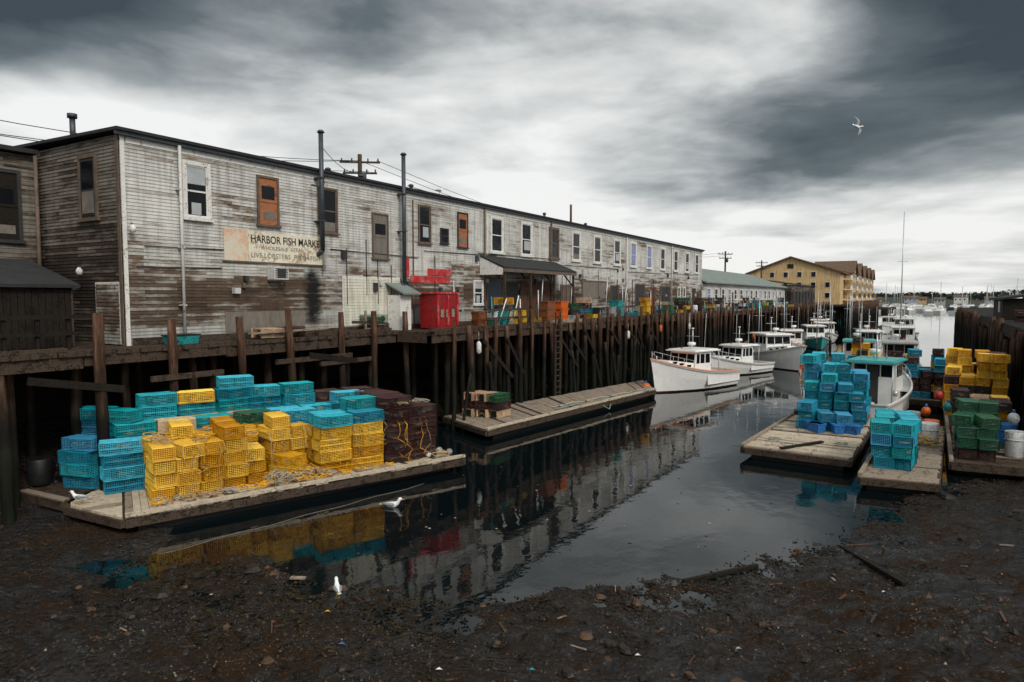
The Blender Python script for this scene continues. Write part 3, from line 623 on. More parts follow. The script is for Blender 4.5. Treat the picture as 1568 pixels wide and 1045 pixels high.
# ------------------------------------------------------------------ lobster traps
def trapmesh(name,mat,seed,net,lath=False):
    random.seed(seed); mb=MB(); L,W,H=1.1,.58,.36
    sag=U(.0,.03)
    def loop(ax,c,t):
        if ax==0: q=[(c,-W/2,0),(c,W/2,0),(c,W/2,H-sag*math.sin((c/L+.5)*3.14)),(c,-W/2,H-sag*math.sin((c/L+.5)*3.14))]
        elif ax==1: q=[(-L/2,c,0),(L/2,c,0),(L/2,c,H),(0,c,H-sag),(-L/2,c,H)]
        else: q=[(-L/2,-W/2,c),(L/2,-W/2,c),(L/2,W/2,c),(-L/2,W/2,c)]
        for i in range(len(q)): mb.tube([q[i],q[(i+1)%len(q)]],t,4,mat,False,False)
    if lath:
        for k in range(9):
            z=.02+k*.04
            for s in (-1,1): mb.rng(-L/2,L/2,s*W/2-.008,s*W/2+.008,z-.012,z+.012,mat)
        for k in range(9): yy=-W/2+.03+k*.065; mb.rng(-L/2,L/2,yy-.018,yy+.018,H-.01,H+.01,mat)
        for k in (-.5,0,.5):
            for s in (-1,1): mb.rng(k*L-.02,k*L+.02,s*(W/2-.03)-.02,s*(W/2-.03)+.02,0,H-.01,mat)
    else:
        t=.0058
        for k in range(20): loop(0,-L/2+L*k/19,.012 if k in(0,19) else t)
        for k in range(11): loop(1,-W/2+W*k/10,.012 if k in(0,10) else t)
        for k in range(8): loop(2,H*k/7,.012 if k in(0,7) else t)
    mb.beam((-L/2,-W/2-.01,H*.5),(L/2,-W/2-.01,H*.5),.012,.02,mat)
    mb.tube([(-L/2+.05,0,H/2),(-.12,0,H/2)],[.16,.06],8,net,False,False,.8); mb.tube([(.1,W/2-.02,H/2),(.18,.05,H/2)],[.14,.06],8,net,False,False)
    mb.rng(-.02,-.005,-W/2+.03,W/2-.03,.03,H-.04,net)
    mb.rng(.3,.312,-W/2+.03,W/2-.03,.03,H-.08,net)
    mb.ball((.2,-.1,.12),.08,PL['br'],7)
    mb.rng(-.4,-.2,-.12,-.02,.015,.07,mStone)
    for _ in range(3): mb.tube(ropepath((U(-.3,.3),U(-.1,.1),U(.03,.15)),.25,.2,18,.12,3),.014,4,random.choice([mRope,mRopeK,net]),True,False)
    for s in (-1,1): mb.rng(-L/2,L/2,s*.2-.02,s*.2+.02,-.02,0.0,mDeckM)
    return mb.mesh(name)
TM={k:[trapmesh('lobster_trap_'+k,mt,i*4+j,nt_,k=='w') for j in range(4)] for i,(k,mt,nt_) in enumerate((('y',mY,mNy),('b',mB,mNb),('c',mC,mNb),('g',mG,mN),('k',mK,mN),('w',mW,mN)))}
random.seed(11)
TH=.385
def trap(par,k,x,y,z,rz,tilt=.02):
    o=bpy.data.objects.new('lobster_trap',random.choice(TM[k])); LINK(o); o.parent=par; o.location=(x,y,z); o.rotation_euler=(U(-tilt,tilt),U(-tilt,tilt),rz+(math.pi if R()<.5 else 0)); return o
def stack(par,x,y,z,cols_,rz,jit=.055):
    lx,ly=U(-.02,.02),U(-.02,.02)
    for i,k in enumerate(cols_):
        top=i==len(cols_)-1
        trap(par,k,x+lx*i+U(-jit,jit)*(1.6 if top else 1),y+ly*i+U(-jit,jit)*(1.6 if top else 1),z+.02+i*TH,rz+U(-.08,.08)*(2.2 if top else 1))

# ------------------------------------------------------------------ floats
def deckstrip(mb,F,B,n,z,t,mat,gap=.06,over=.05):
    for i in range(n):
        a,b_=i/n,(i+1-gap)/n
        o=U(-over,over)
        def pt(P_,u,Q,ex):
            p=[P_[0][j]+(P_[1][j]-P_[0][j])*u for j in (0,1)]; q=[Q[0][j]+(Q[1][j]-Q[0][j])*u for j in (0,1)]
            l=math.dist(p,q) or 1; return [p[j]+(p[j]-q[j])/l*ex for j in (0,1)]
        q=[pt(F,a,B,o),pt(F,b_,B,o),pt(B,b_,F,o),pt(B,a,F,o)]; dz=U(-.012,.012)
        mb.hexa([(p[0],p[1],z-t) for p in q]+[(p[0],p[1],z+dz) for p in q],mat if R()<.7 else random.choice([mDeckW,mDeckW,mDeckM]))
def floatdock(F,B,z=.5,mat=mDeckF,plank=.2,rim=None):
    mb=MB(); L=math.dist(F[0],F[1]); deckstrip(mb,F,B,int(L/plank),z,.05,mat)
    for P_ in (F,B):
        mb.beam((P_[0][0],P_[0][1],z-.17),(P_[1][0],P_[1][1],z-.17),.16,.22,mDeckM)
    for i in (0,1): mb.beam((F[i][0],F[i][1],z-.17),(B[i][0],B[i][1],z-.17),.15,.21,mDeckM)
    mb.beam((F[0][0],F[0][1],z+.05),(F[1][0],F[1][1],z+.05),.13,.1,rim or mDeckW)
    cx=[sum(p[0] for p in F+B)/4,sum(p[1] for p in F+B)/4]; q=[(p[0]+(cx[0]-p[0])*.14,p[1]+(cx[1]-p[1])*.06) for p in (F[0],F[1],B[1],B[0])]
    mb.prism(q,-.25,z-.07,PL['bk']); return mb
O=(-17.9,9.8); e1=(.346,.938); e2=(-.938,.346); ang=math.atan2(e1[1],e1[0])
def L2(s,t): return (O[0]+s*e1[0]+t*e2[0],O[1]+s*e1[1]+t*e2[1])
mb=floatdock([L2(.0,0),L2(10.9,.1)],[L2(.7,4.6),L2(10.2,4.5)],rim=mDeckF)
A,Bc,C=L2(-.06,0.02),L2(-1.1,2.35),L2(.62,4.6)
n=11
for k in range(n):
    u0,u1=k/n,(k+.93)/n
    def lp(p,q,u): return (p[0]+(q[0]-p[0])*u,p[1]+(q[1]-p[1])*u)
    def edge(u): return lp(A,Bc,u*2) if u<.5 else lp(Bc,C,u*2-1)
    a,b2=edge(u0),edge(u1); c2,d=lp(A,C,u1),lp(A,C,u0)
    mb.hexa([(p[0],p[1],.44) for p in (a,b2,c2,d)]+[(p[0],p[1],.5+U(-.01,.01)) for p in (a,b2,c2,d)],random.choice([mDeckF,mDeckW,mDeckF]))
mb.beam((A[0],A[1],.33),(Bc[0],Bc[1],.33),.15,.22,mDeckM); mb.beam((Bc[0],Bc[1],.33),(C[0],C[1],.33),.15,.21,mDeckM)
mb.prism([lp(A,C,.1),lp(Bc,C,.12),lp(A,C,.9)],-.2,.43,PL['bk'])
mb.obj('trap_float')
P1=empty('lobster_trap_stack')
def st(s,t,c,rot=0,par=P1,z=.5): x,y=L2(s,t); stack(par,x,y,z,c,ang+rot)
Hf=math.pi/2
for i in range(5): st(1.15+.65*i,1.4,('yyyy','yyyy','yyyy','yyyyy','yyy')[i],Hf)
for i in range(5): st(1.3+.65*i,2.6,('yyyy','yyyyy','yyyy','yyyyy','yyyy')[i],Hf)
for i,s in enumerate((4.7,5.35)): st(s,2.3,'yyyy' if i else 'yyyyy',Hf)
st(4.9,1.35,'yy',Hf+.3)
st(6.3,1.1,'yyyyc'); st(6.25,1.75,'yyyyc'); st(7.45,1.15,'yyyyb'); st(7.45,1.8,'yyyybc'); st(5.8,2.9,'yyybc')
for s in (8.65,9.6):
    for t in (1.1,1.72,2.34,2.96): st(s,t,'kkkkkk' if s<9 else 'kkkkk')
for s,c in ((.9,'bbcbc'),(2.05,'bybcw'),(3.2,'bbcbc'),(4.35,'bbbyg'),(5.5,'bcbbc'),(6.65,'kbbcc'),(7.8,'kkkbbc')): st(s,3.45,c)
for s,c in ((1.7,'bbbbccc'),(2.85,'bbbbycy'),(4.0,'bbbbwcbc'),(5.15,'bbbbcbc'),(6.3,'kkkbbcc'),(7.45,'kkkkkk'),(8.6,'kkkkkk'),(9.6,'kkkkk')): st(s,4.1,c)
st(.45,2.9,'bcbc')
mb=MB(); deckstrip(mb,[(-20.9,9.7),(-22.2,12.2)],[(-28,9.2),(-28,11.6)],10,.5,.06,mDeckM); mb.beam((-20.9,9.75,.35),(-28,9.25,.35),.2,.25,mDeckM); mb.obj('side_float')
P1b=empty('lobster_trap_stack'); stack(P1b,-21.9,10.8,.5,'bcbb',.3); stack(P1b,-22.4,11.5,.5,'bbcbbc',.3); stack(P1b,-21.3,11.7,.5,'bbcbbc',.4)
mb=MB(); mb.tube([(-23.3,10.2,.5),(-23.3,10.2,.6),(-23.3,10.2,1.3),(-23.3,10.2,1.35)],[.3,.34,.36,.33],14,PL['bk']); mb.obj('black_barrel')
mb=MB()
for i in range(34):
    s=U(.8,8); x,y=L2(s,U(.35,.75)); mb.tube(ropepath((x,y,.56),U(.15,.4),U(.15,.3),20,.12,3),.013,4,random.choice([mRope,mRopeY,mRopeY,mRopeW,mRope]),True,False)
for i in range(24):
    x,y=L2(U(4.1,5.7),U(.5,1.3)); mb.tube(ropepath((x,y,.56),U(.2,.4),U(.15,.3),20,.3,3),.014,4,random.choice([mRope,mRopeY,mRopeW]),True,False)
for i in range(30):
    s=U(.9,9.8); t0=.8+U(-.04,.0) if s<4.4 else (1.7 if s<5.7 else .80); h=U(.5,1.4)
    p=[]
    for k in range(9):
        x,y=L2(s+k*U(-.03,.05),t0-.04+(.35 if k==0 else 0)+U(-.03,.03)); p.append((x,y,.5+4*TH*(1-k/8*h) if k>0 else .5+4*TH+.05))
    p=[(a,b2,max(.53,c)) for a,b2,c in p]; mb.tube(p,.010,4,random.choice([mRope,mRopeY,mRopeW,mRope]),True,False)
for i in range(36):
    s=U(1,4.2); x,y=L2(s,U(1,2.9)); mb.tube(ropepath((x,y,.52+4*TH),.3,.25,16,.1,2),.012,4,random.choice([mRope,mRopeY,mRopeY]),True,False)
for i in range(10):
    x,y=L2(U(8.2,9.9),U(.8,2.5)); mb.tube(ropepath((x,y,.55+5.2*TH),.35,.3,16,.1,2),.012,4,random.choice([mRope,mRopeW]),True,False)
mb.obj('rope_tangle')
mb=MB(); x,y=L2(10.2,.8)
for i in range(5): mb.ball((x+U(-.5,.3),y+U(-.6,.5),.6),.12,PL[random.choice(['wh','bk','gy'])],8)
mb.tube(ropepath((x,y,.55),.5,.4,26,.2,4),.02,5,mRope,True,False); mb.obj('buoy_pile')

F2=floatdock([(-16.3,24.7),(-14.5,41.2)],[(-20.0,26.5),(-16.9,45.5)],.5,mDeckW,.22,mDeckF); F2.obj('long_float')
P2=empty('lobster_trap_stack')
for dx in (0,.65,1.3): stack(P2,-18.9+dx,27.6+dx*.1,.5,'wkw' if dx<1 else 'wkg',1.5)
mb=MB(); p=[(-16.2+U(-.1,.1)+k*.1,31+k*.55,.54+ .06*abs(math.sin(k*.7))) for k in range(18)]; mb.tube(p,.03,6,mRopeG); mb.tube([(q[0]-.4,q[1]+.5,q[2]) for q in p],.03,6,mRopeW); mb.tube([(-15.6,35,.6),(-15.1,34.6,.3),(-14.9,34.9,.1),(-15.2,36,.5)],.03,6,mRopeG)
for k in range(4): mb.tube(ropepath((-16.3+k*.4,32+k*2.4,.54),.35,.35,24,.08,4),.018,5,random.choice([mRope,mRopeG]),True,False)
mb.obj('hose_bundle')

# ------------------------------------------------------------------ boats
def boat(name,bow,stern,B,hull,deck,house=mHull,roofm=None,H=2.7,traps=None,mast=True,hs=1.0):
    bow=Vector((*bow,0));stern=Vector((*stern,0)); L=(bow-stern).length; rz=math.atan2(bow.y-stern.y,bow.x-stern.x)
    E=empty(name,tuple(stern),rz); mb=MB(); N=16
    def hb(t): return B/2*(.90+.10*min(1,t/.35)) if t<.42 else B/2*max(.0,1-((t-.42)/.58)**2.3)
    def sh(t): return (.72+.80*t**2.3)*hs*L/9*1.0
    st_=[]
    for i in range(N+1):
        t=i/N; h=hb(t); s=sh(t); xs_=t*L; xw=t*L*.94
        st_.append([(xw,0,-.35),(xw,h*.80*(1-.45*t*t),-.02),(xw+.02*t,h*(.86-.3*t*t),.10),(xs_*.5+xw*.5,h*(.95-.12*t*t),s*.55),(xs_,h,s)])
    for i in range(N):
        a,b_=st_[i],st_[i+1]
        for k in range(4):
            mt=mBott if k<2 else hull
            for sg in (1,-1):
                q=[a[k],b_[k],b_[k+1],a[k+1]]; q=[(p[0],p[1]*sg,p[2]) for p in q]
                mb.face(q if sg<0 else q[::-1],mt,True)
        for sg in (1,-1):
            p,q=a[4],b_[4]; mb.beam((p[0],p[1]*sg,p[2]+.03),(q[0],q[1]*sg,q[2]+.03),.1,.07,deck if deck is mDeckP else mTrim)
            mb.beam((p[0],p[1]*sg*1.005,p[2]-.09),(q[0],q[1]*sg*1.005,q[2]-.09),.05,.03,mDeckGy)
        ta=i/N; za=[ .38 if ta<.45 else p[4][2]-.02 for p in (a,b_)]
        k=.97
        mb.face([(a[4][0],-a[4][1]*k,za[0]),(b_[4][0],-b_[4][1]*k,za[1]),(b_[4][0],b_[4][1]*k,za[1]),(a[4][0],a[4][1]*k,za[0])],deck)
        if ta<.45:
            for sg in (1,-1): mb.face([(a[4][0],a[4][1]*k*sg,.38),(b_[4][0],b_[4][1]*k*sg,.38),(b_[4][0],b_[4][1]*k*sg,b_[4][2]),(a[4][0],a[4][1]*k*sg,a[4][2])],house)
    t0=st_[0]; mb.face([(p[0]-.0,p[1],p[2]) for p in t0]+[(p[0],-p[1],p[2]) for p in t0[::-1][:-1]],hull)
    mb.beam((0,-t0[4][1],t0[4][2]+.03),(0,t0[4][1],t0[4][2]+.03),.1,.07,mTrim)
    mb.obj('hull',E)
    mb=MB()
    def loft(x0,x1,w0,w1,z0a,z0b,z1a,z1b,ti,mat,front=0.):
        q=[(x0,-w0,z0a),(x1,-w1,z0b),(x1,w1,z0b),(x0,w0,z0a),(x0,-w0*ti,z1a),(x1-front,-w1*ti,z1b),(x1-front,w1*ti,z1b),(x0,w0*ti,z1a)]
        mb.hexa(q,mat); return q
    loft(L*.60,L*.86,B*.33,B*.17,sh(.6)-.05,sh(.86)-.05,sh(.6)+.42,sh(.86)+.22,.9,house,.15)
    mb.face([(L*.60,-B*.28,sh(.6)+.428),(L*.835,-B*.14,sh(.86)+.235),(L*.835,B*.14,sh(.86)+.235),(L*.60,B*.28,sh(.6)+.428)],deck)
    for sg in (1,-1):
        for u in (.2,.5,.75):
            x=L*(.60+.26*u); ww=(B*.33+(B*.17-B*.33)*u)*.955; zz=sh(.6)+(sh(.86)-sh(.6))*u+.17; mb.box((x,sg*ww,zz),(.34,.06,.13),mGlass,rz=-sg*math.atan2(B*.16,L*.26))
    loft(L*.38,L*.61,B*.36,B*.34,.38,.38,H,H,.93,house,.25)
    zt,zb=H-.15,H-.78
    def lerp(a,b_,t): return a+(b_-a)*t
    for sg in (1,-1):
        for u0,u1 in ((.08,.36),(.42,.68),(.74,.93)):
            P_=[]
            for u,z in ((u0,zb),(u1,zb),(u1,zt),(u0,zt)):
                hz=(z-.38)/(H-.38); x=lerp(L*.38,L*.61-.25*hz,u); yv=lerp(B*.36,B*.34,u)*lerp(1,.93,hz)+.012
                P_.append((x,sg*yv,z))
            mb.face(P_ if sg<0 else P_[::-1],mGlass)
    for u0,u1 in ((-.92,-.36),(-.3,.3),(.36,.92)):
        P_=[]
        for u,z in ((u0,zb),(u1,zb),(u1,zt),(u0,zt)):
            hz=(z-.38)/(H-.38); P_.append((L*.61-.25*hz+.015,B*.34*lerp(1,.93,hz)*u,z))
        mb.face(P_,mGlass)
        P_=[(L*.38-.012,p[1],p[2]) for p in P_]; mb.face(P_[::-1],mGlass)
    mb.face([(L*.38-.014,-B*.08,.42),(L*.38-.014,B*.1,.42),(L*.38-.014,B*.1,H-.2),(L*.38-.014,-B*.08,H-.2)],mTrimDk)
    rm=roofm or house
    mb.rng(L*.26,L*.62,-B*.38,B*.38,H+.0,H+.08,rm); mb.rng(L*.28,L*.60,-B*.34,B*.34,H+.08,H+.14,rm)
    for sg in (1,-1): mb.cyl((L*.27,sg*B*.35,.4),(L*.27,sg*B*.35,H),.03,mMetal,6)
    mb.obj('wheelhouse',E)
    mb=MB()
    if mast:
        mb.cyl((L*.45,0,H+.1),(L*.45,0,H+1.5),.04,mMetal,7); mb.beam((L*.45,-.5,H+1.0),(L*.45,.5,H+1.0),.04,.04,mMetal)
        mb.cyl((L*.45,0,H+1.5),(L*.45,0,H+1.58),.1,mTrim,8)
        mb.cyl((L*.5,.2,H+.14),(L*.5,.2,H+.4),.07,mTrim,8); mb.tube([(L*.5,.2,H+.4),(L*.5,.2,H+.44),(L*.5,.2,H+.58),(L*.5,.2,H+.62)],[.22,.28,.28,.2],12,mHull)
        for y_ in (-.6,.7): mb.cyl((L*.4,y_*B*.3,H+.1),(L*.39,y_*B*.32,H+2.6),.012,mTrim,5)
        mb.ball((L*.55,-.3,H+.2),.07,PL['or'],7)
    mb.cyl((L*.93,0,sh(.93)),(L*.93,0,sh(.93)+.35),.05,mMetal,7)
    for sg in (1,-1):
        pr=[(L*u,sg*(hb(u)-.06),sh(u)+.55) for u in (.66,.75,.84,.92,.975)]; mb.tube(pr,.016,5,mMetal)
        for p in pr: mb.cyl((p[0],p[1],p[2]-.55),p,.014,mMetal,5)
    for i in range(3): mb.tube([(L*(.1+.1*i),0,.38),(L*(.1+.1*i),0,.75)],[.22,.26],10,PL[random.choice(['or','bl','gy','wh'])])
    mb.cyl((L*.36,-B*.3,.4),(L*.36,-B*.3,1.6),.05,mMetal,7); mb.tube([(L*.33,-B*.32,1.3),(L*.33,-B*.4,1.3)],[.16,.16],10,mMetal)
    mb.obj('rigging_and_gear',E)
    if traps:
        for (x,y_,c) in traps: stack(E,x,y_,.42,c,Hf)
    return E
boat('lobster_boat',(-15.3,42.6),(-12.7,50.6),3.2,mHull,mDeckP,roofm=mHull,H=2.6,hs=1.6)
boat('lobster_boat',(-14.6,54.2),(-12.1,61.0),2.9,mHull,mDeckGy,H=2.3,hs=1.35)
boat('lobster_boat',(-8.8,61.5),(-15.0,69.5),3.6,mHull,mDeckGy,H=2.9,hs=1.3)
boat('lobster_boat',(-12,76),(-13.5,85),3.2,mHull,mDeckP,H=2.6)
boat('lobster_boat',(-10.5,88),(-13.5,97),3.2,mHullT,mDeckGy,H=2.7)
boat('lobster_boat',(-11.2,100),(-13,109),3.2,mHull,mDeckGy,H=2.7)
boat('lobster_boat',(-14,112),(-15,121),3.2,mHull,mDeckP,H=2.7)
boat('lobster_boat',(-3.5,114),(-2.5,124),3.4,mHullT,mDeckGy,H=3.0)
boat('lobster_boat',(-6.5,132),(-4.5,141),3.4,mHull,mDeckGy,H=2.8)
boat('lobster_boat',(-1.5,47),(-2.9,37.6),3.2,mHull,mDeckGy,roofm=mHullT,H=2.85,hs=1.35)
boat('lobster_boat',(-5.0,66),(-4.2,57),3.2,mHull,mDeckGy,roofm=mHullT,H=2.8,traps=[(1,.0,'kkyk'),(1.7,.3,'yyk'),(1,-.7,'kyk')])
boat('lobster_boat',(-2.0,66),(-1.6,56.5),3.3,mHullB,mDeckGy,roofm=mDeckGy,H=2.8,traps=[(1,.4,'kkkkk'),(1.7,-.3,'kkyk'),(1,-.7,'kykk')])
boat('lobster_boat',(-5.6,84),(-4.6,75),3.2,mHull,mDeckGy,H=2.8)
boat('lobster_boat',(-2.4,96),(-2.2,87),3.2,mHull,mDeckGy,H=2.8)
for (x,y,z,c,r) in ((-15.6,42.6,.35,'or',.32),(-12.2,51.4,.3,'or',.28),(-14.2,75.5,.9,'or',.4),(-11.2,75.3,.9,'or',.35),(-14.6,67,1.8,'or',.3),(-14.9,72,2.3,'or',.3)):
    mb=MB(); mb.ball((x,y,z),r,PL[c],12,1.1); mb.cyl((x,y,z+r),(x,y,z+r*1.5),.05,PL['bl'],6); mb.obj('mooring_buoy')
mb=MB(); mb.cyl((-3.0,104,.5),(-3.0,104,17.5),.09,mMetal,7,.05); mb.cyl((-3.0,104,1.9),(-3.0,99,2.1),.08,mMetal,7); mb.beam((-3.6,104,11),(-2.4,104,11),.05,.05,mMetal)
pts=[(0,0),(1.3,2.5),(1.4,6),(.7,9.5)]
for sg in (1,-1):
    for a,b2 in zip(pts,pts[1:]): mb.face([(-3+sg*a[0],108-a[1],1.1),(-3+sg*b2[0],108-b2[1],1.0),(-3+sg*b2[0]*.6,108-b2[1],-.1),(-3+sg*a[0]*.6,108-a[1],-.1)],mHull)
mb.face([(-3-1.4,102,1),(-3-.7,98.5,1),(-3+.7,98.5,1),(-3+1.4,102,1),(-3+1.3,105.5,1.03),(-3,108,1.1),(-3-1.3,105.5,1.03)],mDeckGy); mb.box((-3,102.5,1.3),(1.6,4,.55),mHull); mb.obj('sailboat')
for i in range(12):
    mb=MB(); x=U(-16,-10); y=70+i*7.5; mb.cyl((x,y,.5),(x+U(-.1,.1),y,U(5,9.5)),.05,mMetal,6,.03); mb.beam((x-.5,y,4.5),(x+.5,y,4.5),.04,.04,mMetal); mb.cyl((x,y,-1),(x,y,1),.12,mPile,7); mb.obj('mooring_mast')

# ------------------------------------------------------------------ right-side floats and traps
floatdock([(-6.0,27.2),(-5.5,35.8)],[(-2.2,26.9),(-2.0,36.2)],.5,mDeckF,.24).obj('plank_float')
floatdock([(-1.7,24.6),(-1.2,36)],[(.45,24.9),(.8,36)],.5,mDeckW,.22).obj('plank_float')
floatdock([(.9,28.4),(1.0,50)],[(3.1,28.6),(3.6,50)],.5,mDeckM,.25).obj('plank_float')
floatdock([(-5.6,37),(-5.4,45)],[(-4.6,37),(-4.4,45)],.5,mDeckM,.25).obj('plank_float')
P3=empty('lobster_trap_stack')
for ix in range(4):
    for iy,hh in enumerate((5,7,7)): stack(P3,-4.45+ix*.64,34.0+iy*1.15,.5,'b'*(hh-(ix>2)-random.randint(0,1))+('c' if ix<2 else ''),Hf+U(-.1,.1),.07)
stack(P3,-3.7,32.7,.5,'bb',Hf+.3); stack(P3,-3.0,32.5,.5,'cb',Hf+.1); stack(P3,-4.4,32.8,.5,'bbb',Hf-.2)
mb=MB()
for i in range(9):
    x,y=-4.6+U(0,2.2),32.3+U(-.7,.6); tz=.5+.2; a=U(0,3); mb.box((x,y,tz),(.6,.42,.36),PL['bl'],a,.85); mb.box((x,y,tz+.17),(.64,.46,.04),PL['bl'],a)
mb.obj('blue_fish_totes')
P4=empty('lobster_trap_stack')
for ix in range(2):
    for iy in range(3): stack(P4,-1.15+ix*.63,26.6+iy*1.15,.5,'ccbc' if iy else 'bcbc',Hf+U(-.1,.1),.06)
P5=empty('lobster_trap_stack')
for ix in range(2):
    for iy in range(2): stack(P5,1.35+ix*.63,29.6+iy*1.15,.5,'ggggg' if iy else 'kggg',Hf)
P6=empty('lobster_trap_stack')
for ix in range(4):
    for iy in range(4): stack(P6,1.2+ix*.64,40+iy*1.15,.5,''.join(random.choice('yyyk') for _ in range(random.randint(5,8))),Hf)
for ix in range(3):
    for iy in range(2): stack(P6,1.4+ix*.64,34.5+iy*1.15,.5,''.join(random.choice('kkyw') for _ in range(random.randint(3,5))),Hf)
P7=empty('lobster_trap_stack')
for ix in range(3):
    for iy in range(3): stack(P7,-.6+ix*.64,46+iy*1.15,.5,''.join(random.choice('kkyb') for _ in range(random.randint(4,7))),Hf)
floatdock([(-1.2,44.5),(-1.2,54)],[(.8,44.5),(.8,54)],.5,mDeckM,.25).obj('plank_float')
floatdock([(-4.6,49.5),(-4.6,56)],[(-2.2,49.5),(-2.2,56)],.5,mDeckM,.25).obj('plank_float')
P11=empty('lobster_trap_stack')
for ix in range(3):
    for iy in range(2): stack(P11,-4.1+ix*.64,50.6+iy*1.15,.5,''.join(random.choice('kkyyb') for _ in range(random.randint(4,8))),Hf)
for (x,y,r,h,c) in ((.2,31.5,.35,.8,'wh'),(2.9,30.5,.35,.9,'wh'),(.3,33.6,.3,.6,'or'),(-.4,35,.3,.7,'gy'),(2.8,33,.4,.8,'bl')):
    mb=MB(); mb.tube([(x,y,.5),(x,y,.55),(x,y,.5+h),(x,y,.53+h)],[r*.85,r*.9,r,r*.96],14,PL[c]); mb.tube([(x,y,.5+h*.7),(x,y,.53+h*.7)],[r*1.03,r*1.03],14,PL[c]); mb.obj('plastic_bin')
for (x,y,z,c) in ((-.2,35.5,.75,'or'),(.1,36.2,1.1,'or'),(-.6,34.2,.7,'or'),(2.9,31.5,1.75,'wh'),(-2.3,35.6,.8,'or'),(.6,38.5,1.6,'rd'),(1.0,39,1.0,'te')):
    mb=MB(); mb.ball((x,y,z),.2,PL[c],12,1.15); mb.cyl((x,y,z+.22),(x,y,z+.34),.05,PL['bl'],6); mb.obj('float_buoy')
mb=MB()
for i in range(24): mb.tube(ropepath((U(-1.4,.3),U(30.5,35.5),.56),.4,.3,20,.3,3),.02,4,random.choice([mRope,mRopeW,mRopeG,PL['or'],mRopeY]),True,False)
mb.beam((-4.6,27.3,.56),(-3.4,29.4,.56),.16,.06,mDeckD)
for i in range(5): mb.tube(ropepath((U(-5.5,-2.4),U(28,32),.55),.3,.3,14,.08,2),.015,4,mRopeG,True,False)
mb.obj('rope_coils')
RW=empty('dark_timber_wharf'); mb=MB(); mb.rng(4.1,30,38,130,4.4,4.7,mDeckD); mb.rng(4.05,4.3,38,130,4.0,4.39,mDeckD)
mb.rng(6,6.3,30,130,-1,4.29,mDeckD); mb.obj('deck',RW)
mb=MB(); y=30
while y<130:
    pile(4.0+U(-.15,.1),y,U(3.6,5.0),U(.13,.2)); pile(5.2,y+.6,4.3,.16); y+=U(1.3,2.6)
mb.obj('piles',RW)
mb=MB(); mb.rng(3.9,8,30,38,3.9,4.2,mDeckD)
for k in range(7): mb.beam((3.8,30+k*1.1,3.9),(3.8,31.5+k*1.1,1.0),.1,.2,mDeckD)
mb.obj('bracing',RW)
RS=empty('dark_wharf_shack'); mb=MB(); mb.rng(4.6,9,60,68,4.72,6.2,mDeckD); mb.hexa([(4.3,59.7,6.1),(9,59.7,6.8),(9,68.3,6.8),(4.3,68.3,6.1),(4.3,59.7,6.25),(9,59.7,6.95),(9,68.3,6.95),(4.3,68.3,6.25)],mRoofDk); mb.rng(4.55,4.6,62,63,5.2,6.0,mTrim); mb.obj('walls_and_roof',RS)
P8=empty('lobster_trap_stack')
for i in range(10): stack(P8,4.9+U(0,1),42+i*3.2,4.7,''.join(random.choice('kkkg') for _ in range(random.randint(1,3))),Hf)

# ------------------------------------------------------------------ wharf clutter
def tote(mb,x,y,z,l,wd,h,rz,mat):
    mb.box((x,y,z+h/2),(l,wd,h),mat,rz,.88); mb.box((x,y,z+h-.02),(l*1.05,wd*1.06,.05),mat,rz); mb.box((x,y,z+h+.006),(l*.9,wd*.88,.012),mTrimDk,rz)
y=29.3; P9=empty('lobster_trap_stack')
while y<125:
    r=R(); x=-20.5+U(-.9,.55)
    if r<.36:
        mb=MB(); c=random.choice(['or','bl','te','ye','gy','gn','br','br','te','bk','bk','gn','wh'])
        for k in range(random.randint(1,2)):
            tote(mb,x+U(-.05,.05),y+U(-.05,.05),4.72+k*.42,U(.5,.8),U(.45,.75),.4,U(-.3,.3),PL[c if R()<.7 else random.choice(['bk','gn','te','gy','br'])])
        mb.obj('fish_tote_stack')
    elif r<.64: stack(P9,x,y,4.72,''.join(random.choice('ykbgwkk') for _ in range(random.randint(1,4))),U(0,3))
    elif r<.76:
        mb=MB(); c=random.choice(['bl','wh','te','gy','bk']); mb.tube([(x,y,4.72),(x,y,4.8),(x,y,5.4),(x,y,5.5)],[.25,.27,.27,.24],12,PL[c]); mb.tube([(x,y,5.1),(x,y,5.14)],[.285,.285],12,PL[c]); mb.obj('plastic_drum')
    else:
        mb=MB(); mb.cyl((x,y,4.7),(x+U(-.2,.2),y,U(5.8,7.8)),.04,random.choice([mDeckM,mMetal]),6); mb.beam((x,y-.4,5.5),(x,y+.5,5.6),.05,.1,mDeckM); mb.obj('wharf_post')
    y+=U(.3,.95)
for y0,c1,k1 in ((36.8,'br',3),(38.6,'or',3),(46.5,'gy',2),(47.8,'te',3),(54,'ye',2),(60,'gn',2)):
    mb=MB()
    for k in range(k1): tote(mb,-19.95,y0,4.72+k*.45,.8,1.0,.43,U(-.04,.04),PL[c1])
    mb.obj('fish_tote_stack')
mb=MB(); mb.box((-21.7,14.0,4.86),(.5,1.1,.3),PL['te'],.1,.85); mb.box((-21.7,14.0,5.02),(.54,1.16,.04),PL['bk'],.1); mb.obj('teal_tote')
mb=MB(); mb.beam((-21.5,16.6,4.95),(-21.5,20.4,5.0),.25,.06,mDeckW); mb.beam((-21.6,22,5.2),(-21.6,24,5.15),.06,.12,mDeckM); mb.rng(-21.65,-21.58,22.8,22.9,4.7,5.7,mDeckW); mb.obj('loose_planks')
P10=empty('lobster_trap_stack'); stack(P10,-21.9,17.6,4.72,'w',1.5); stack(P10,-21.9,18.9,4.72,'k',1.6); stack(P10,-21.8,23.6,4.72,'kg',1.3)
mb=MB()
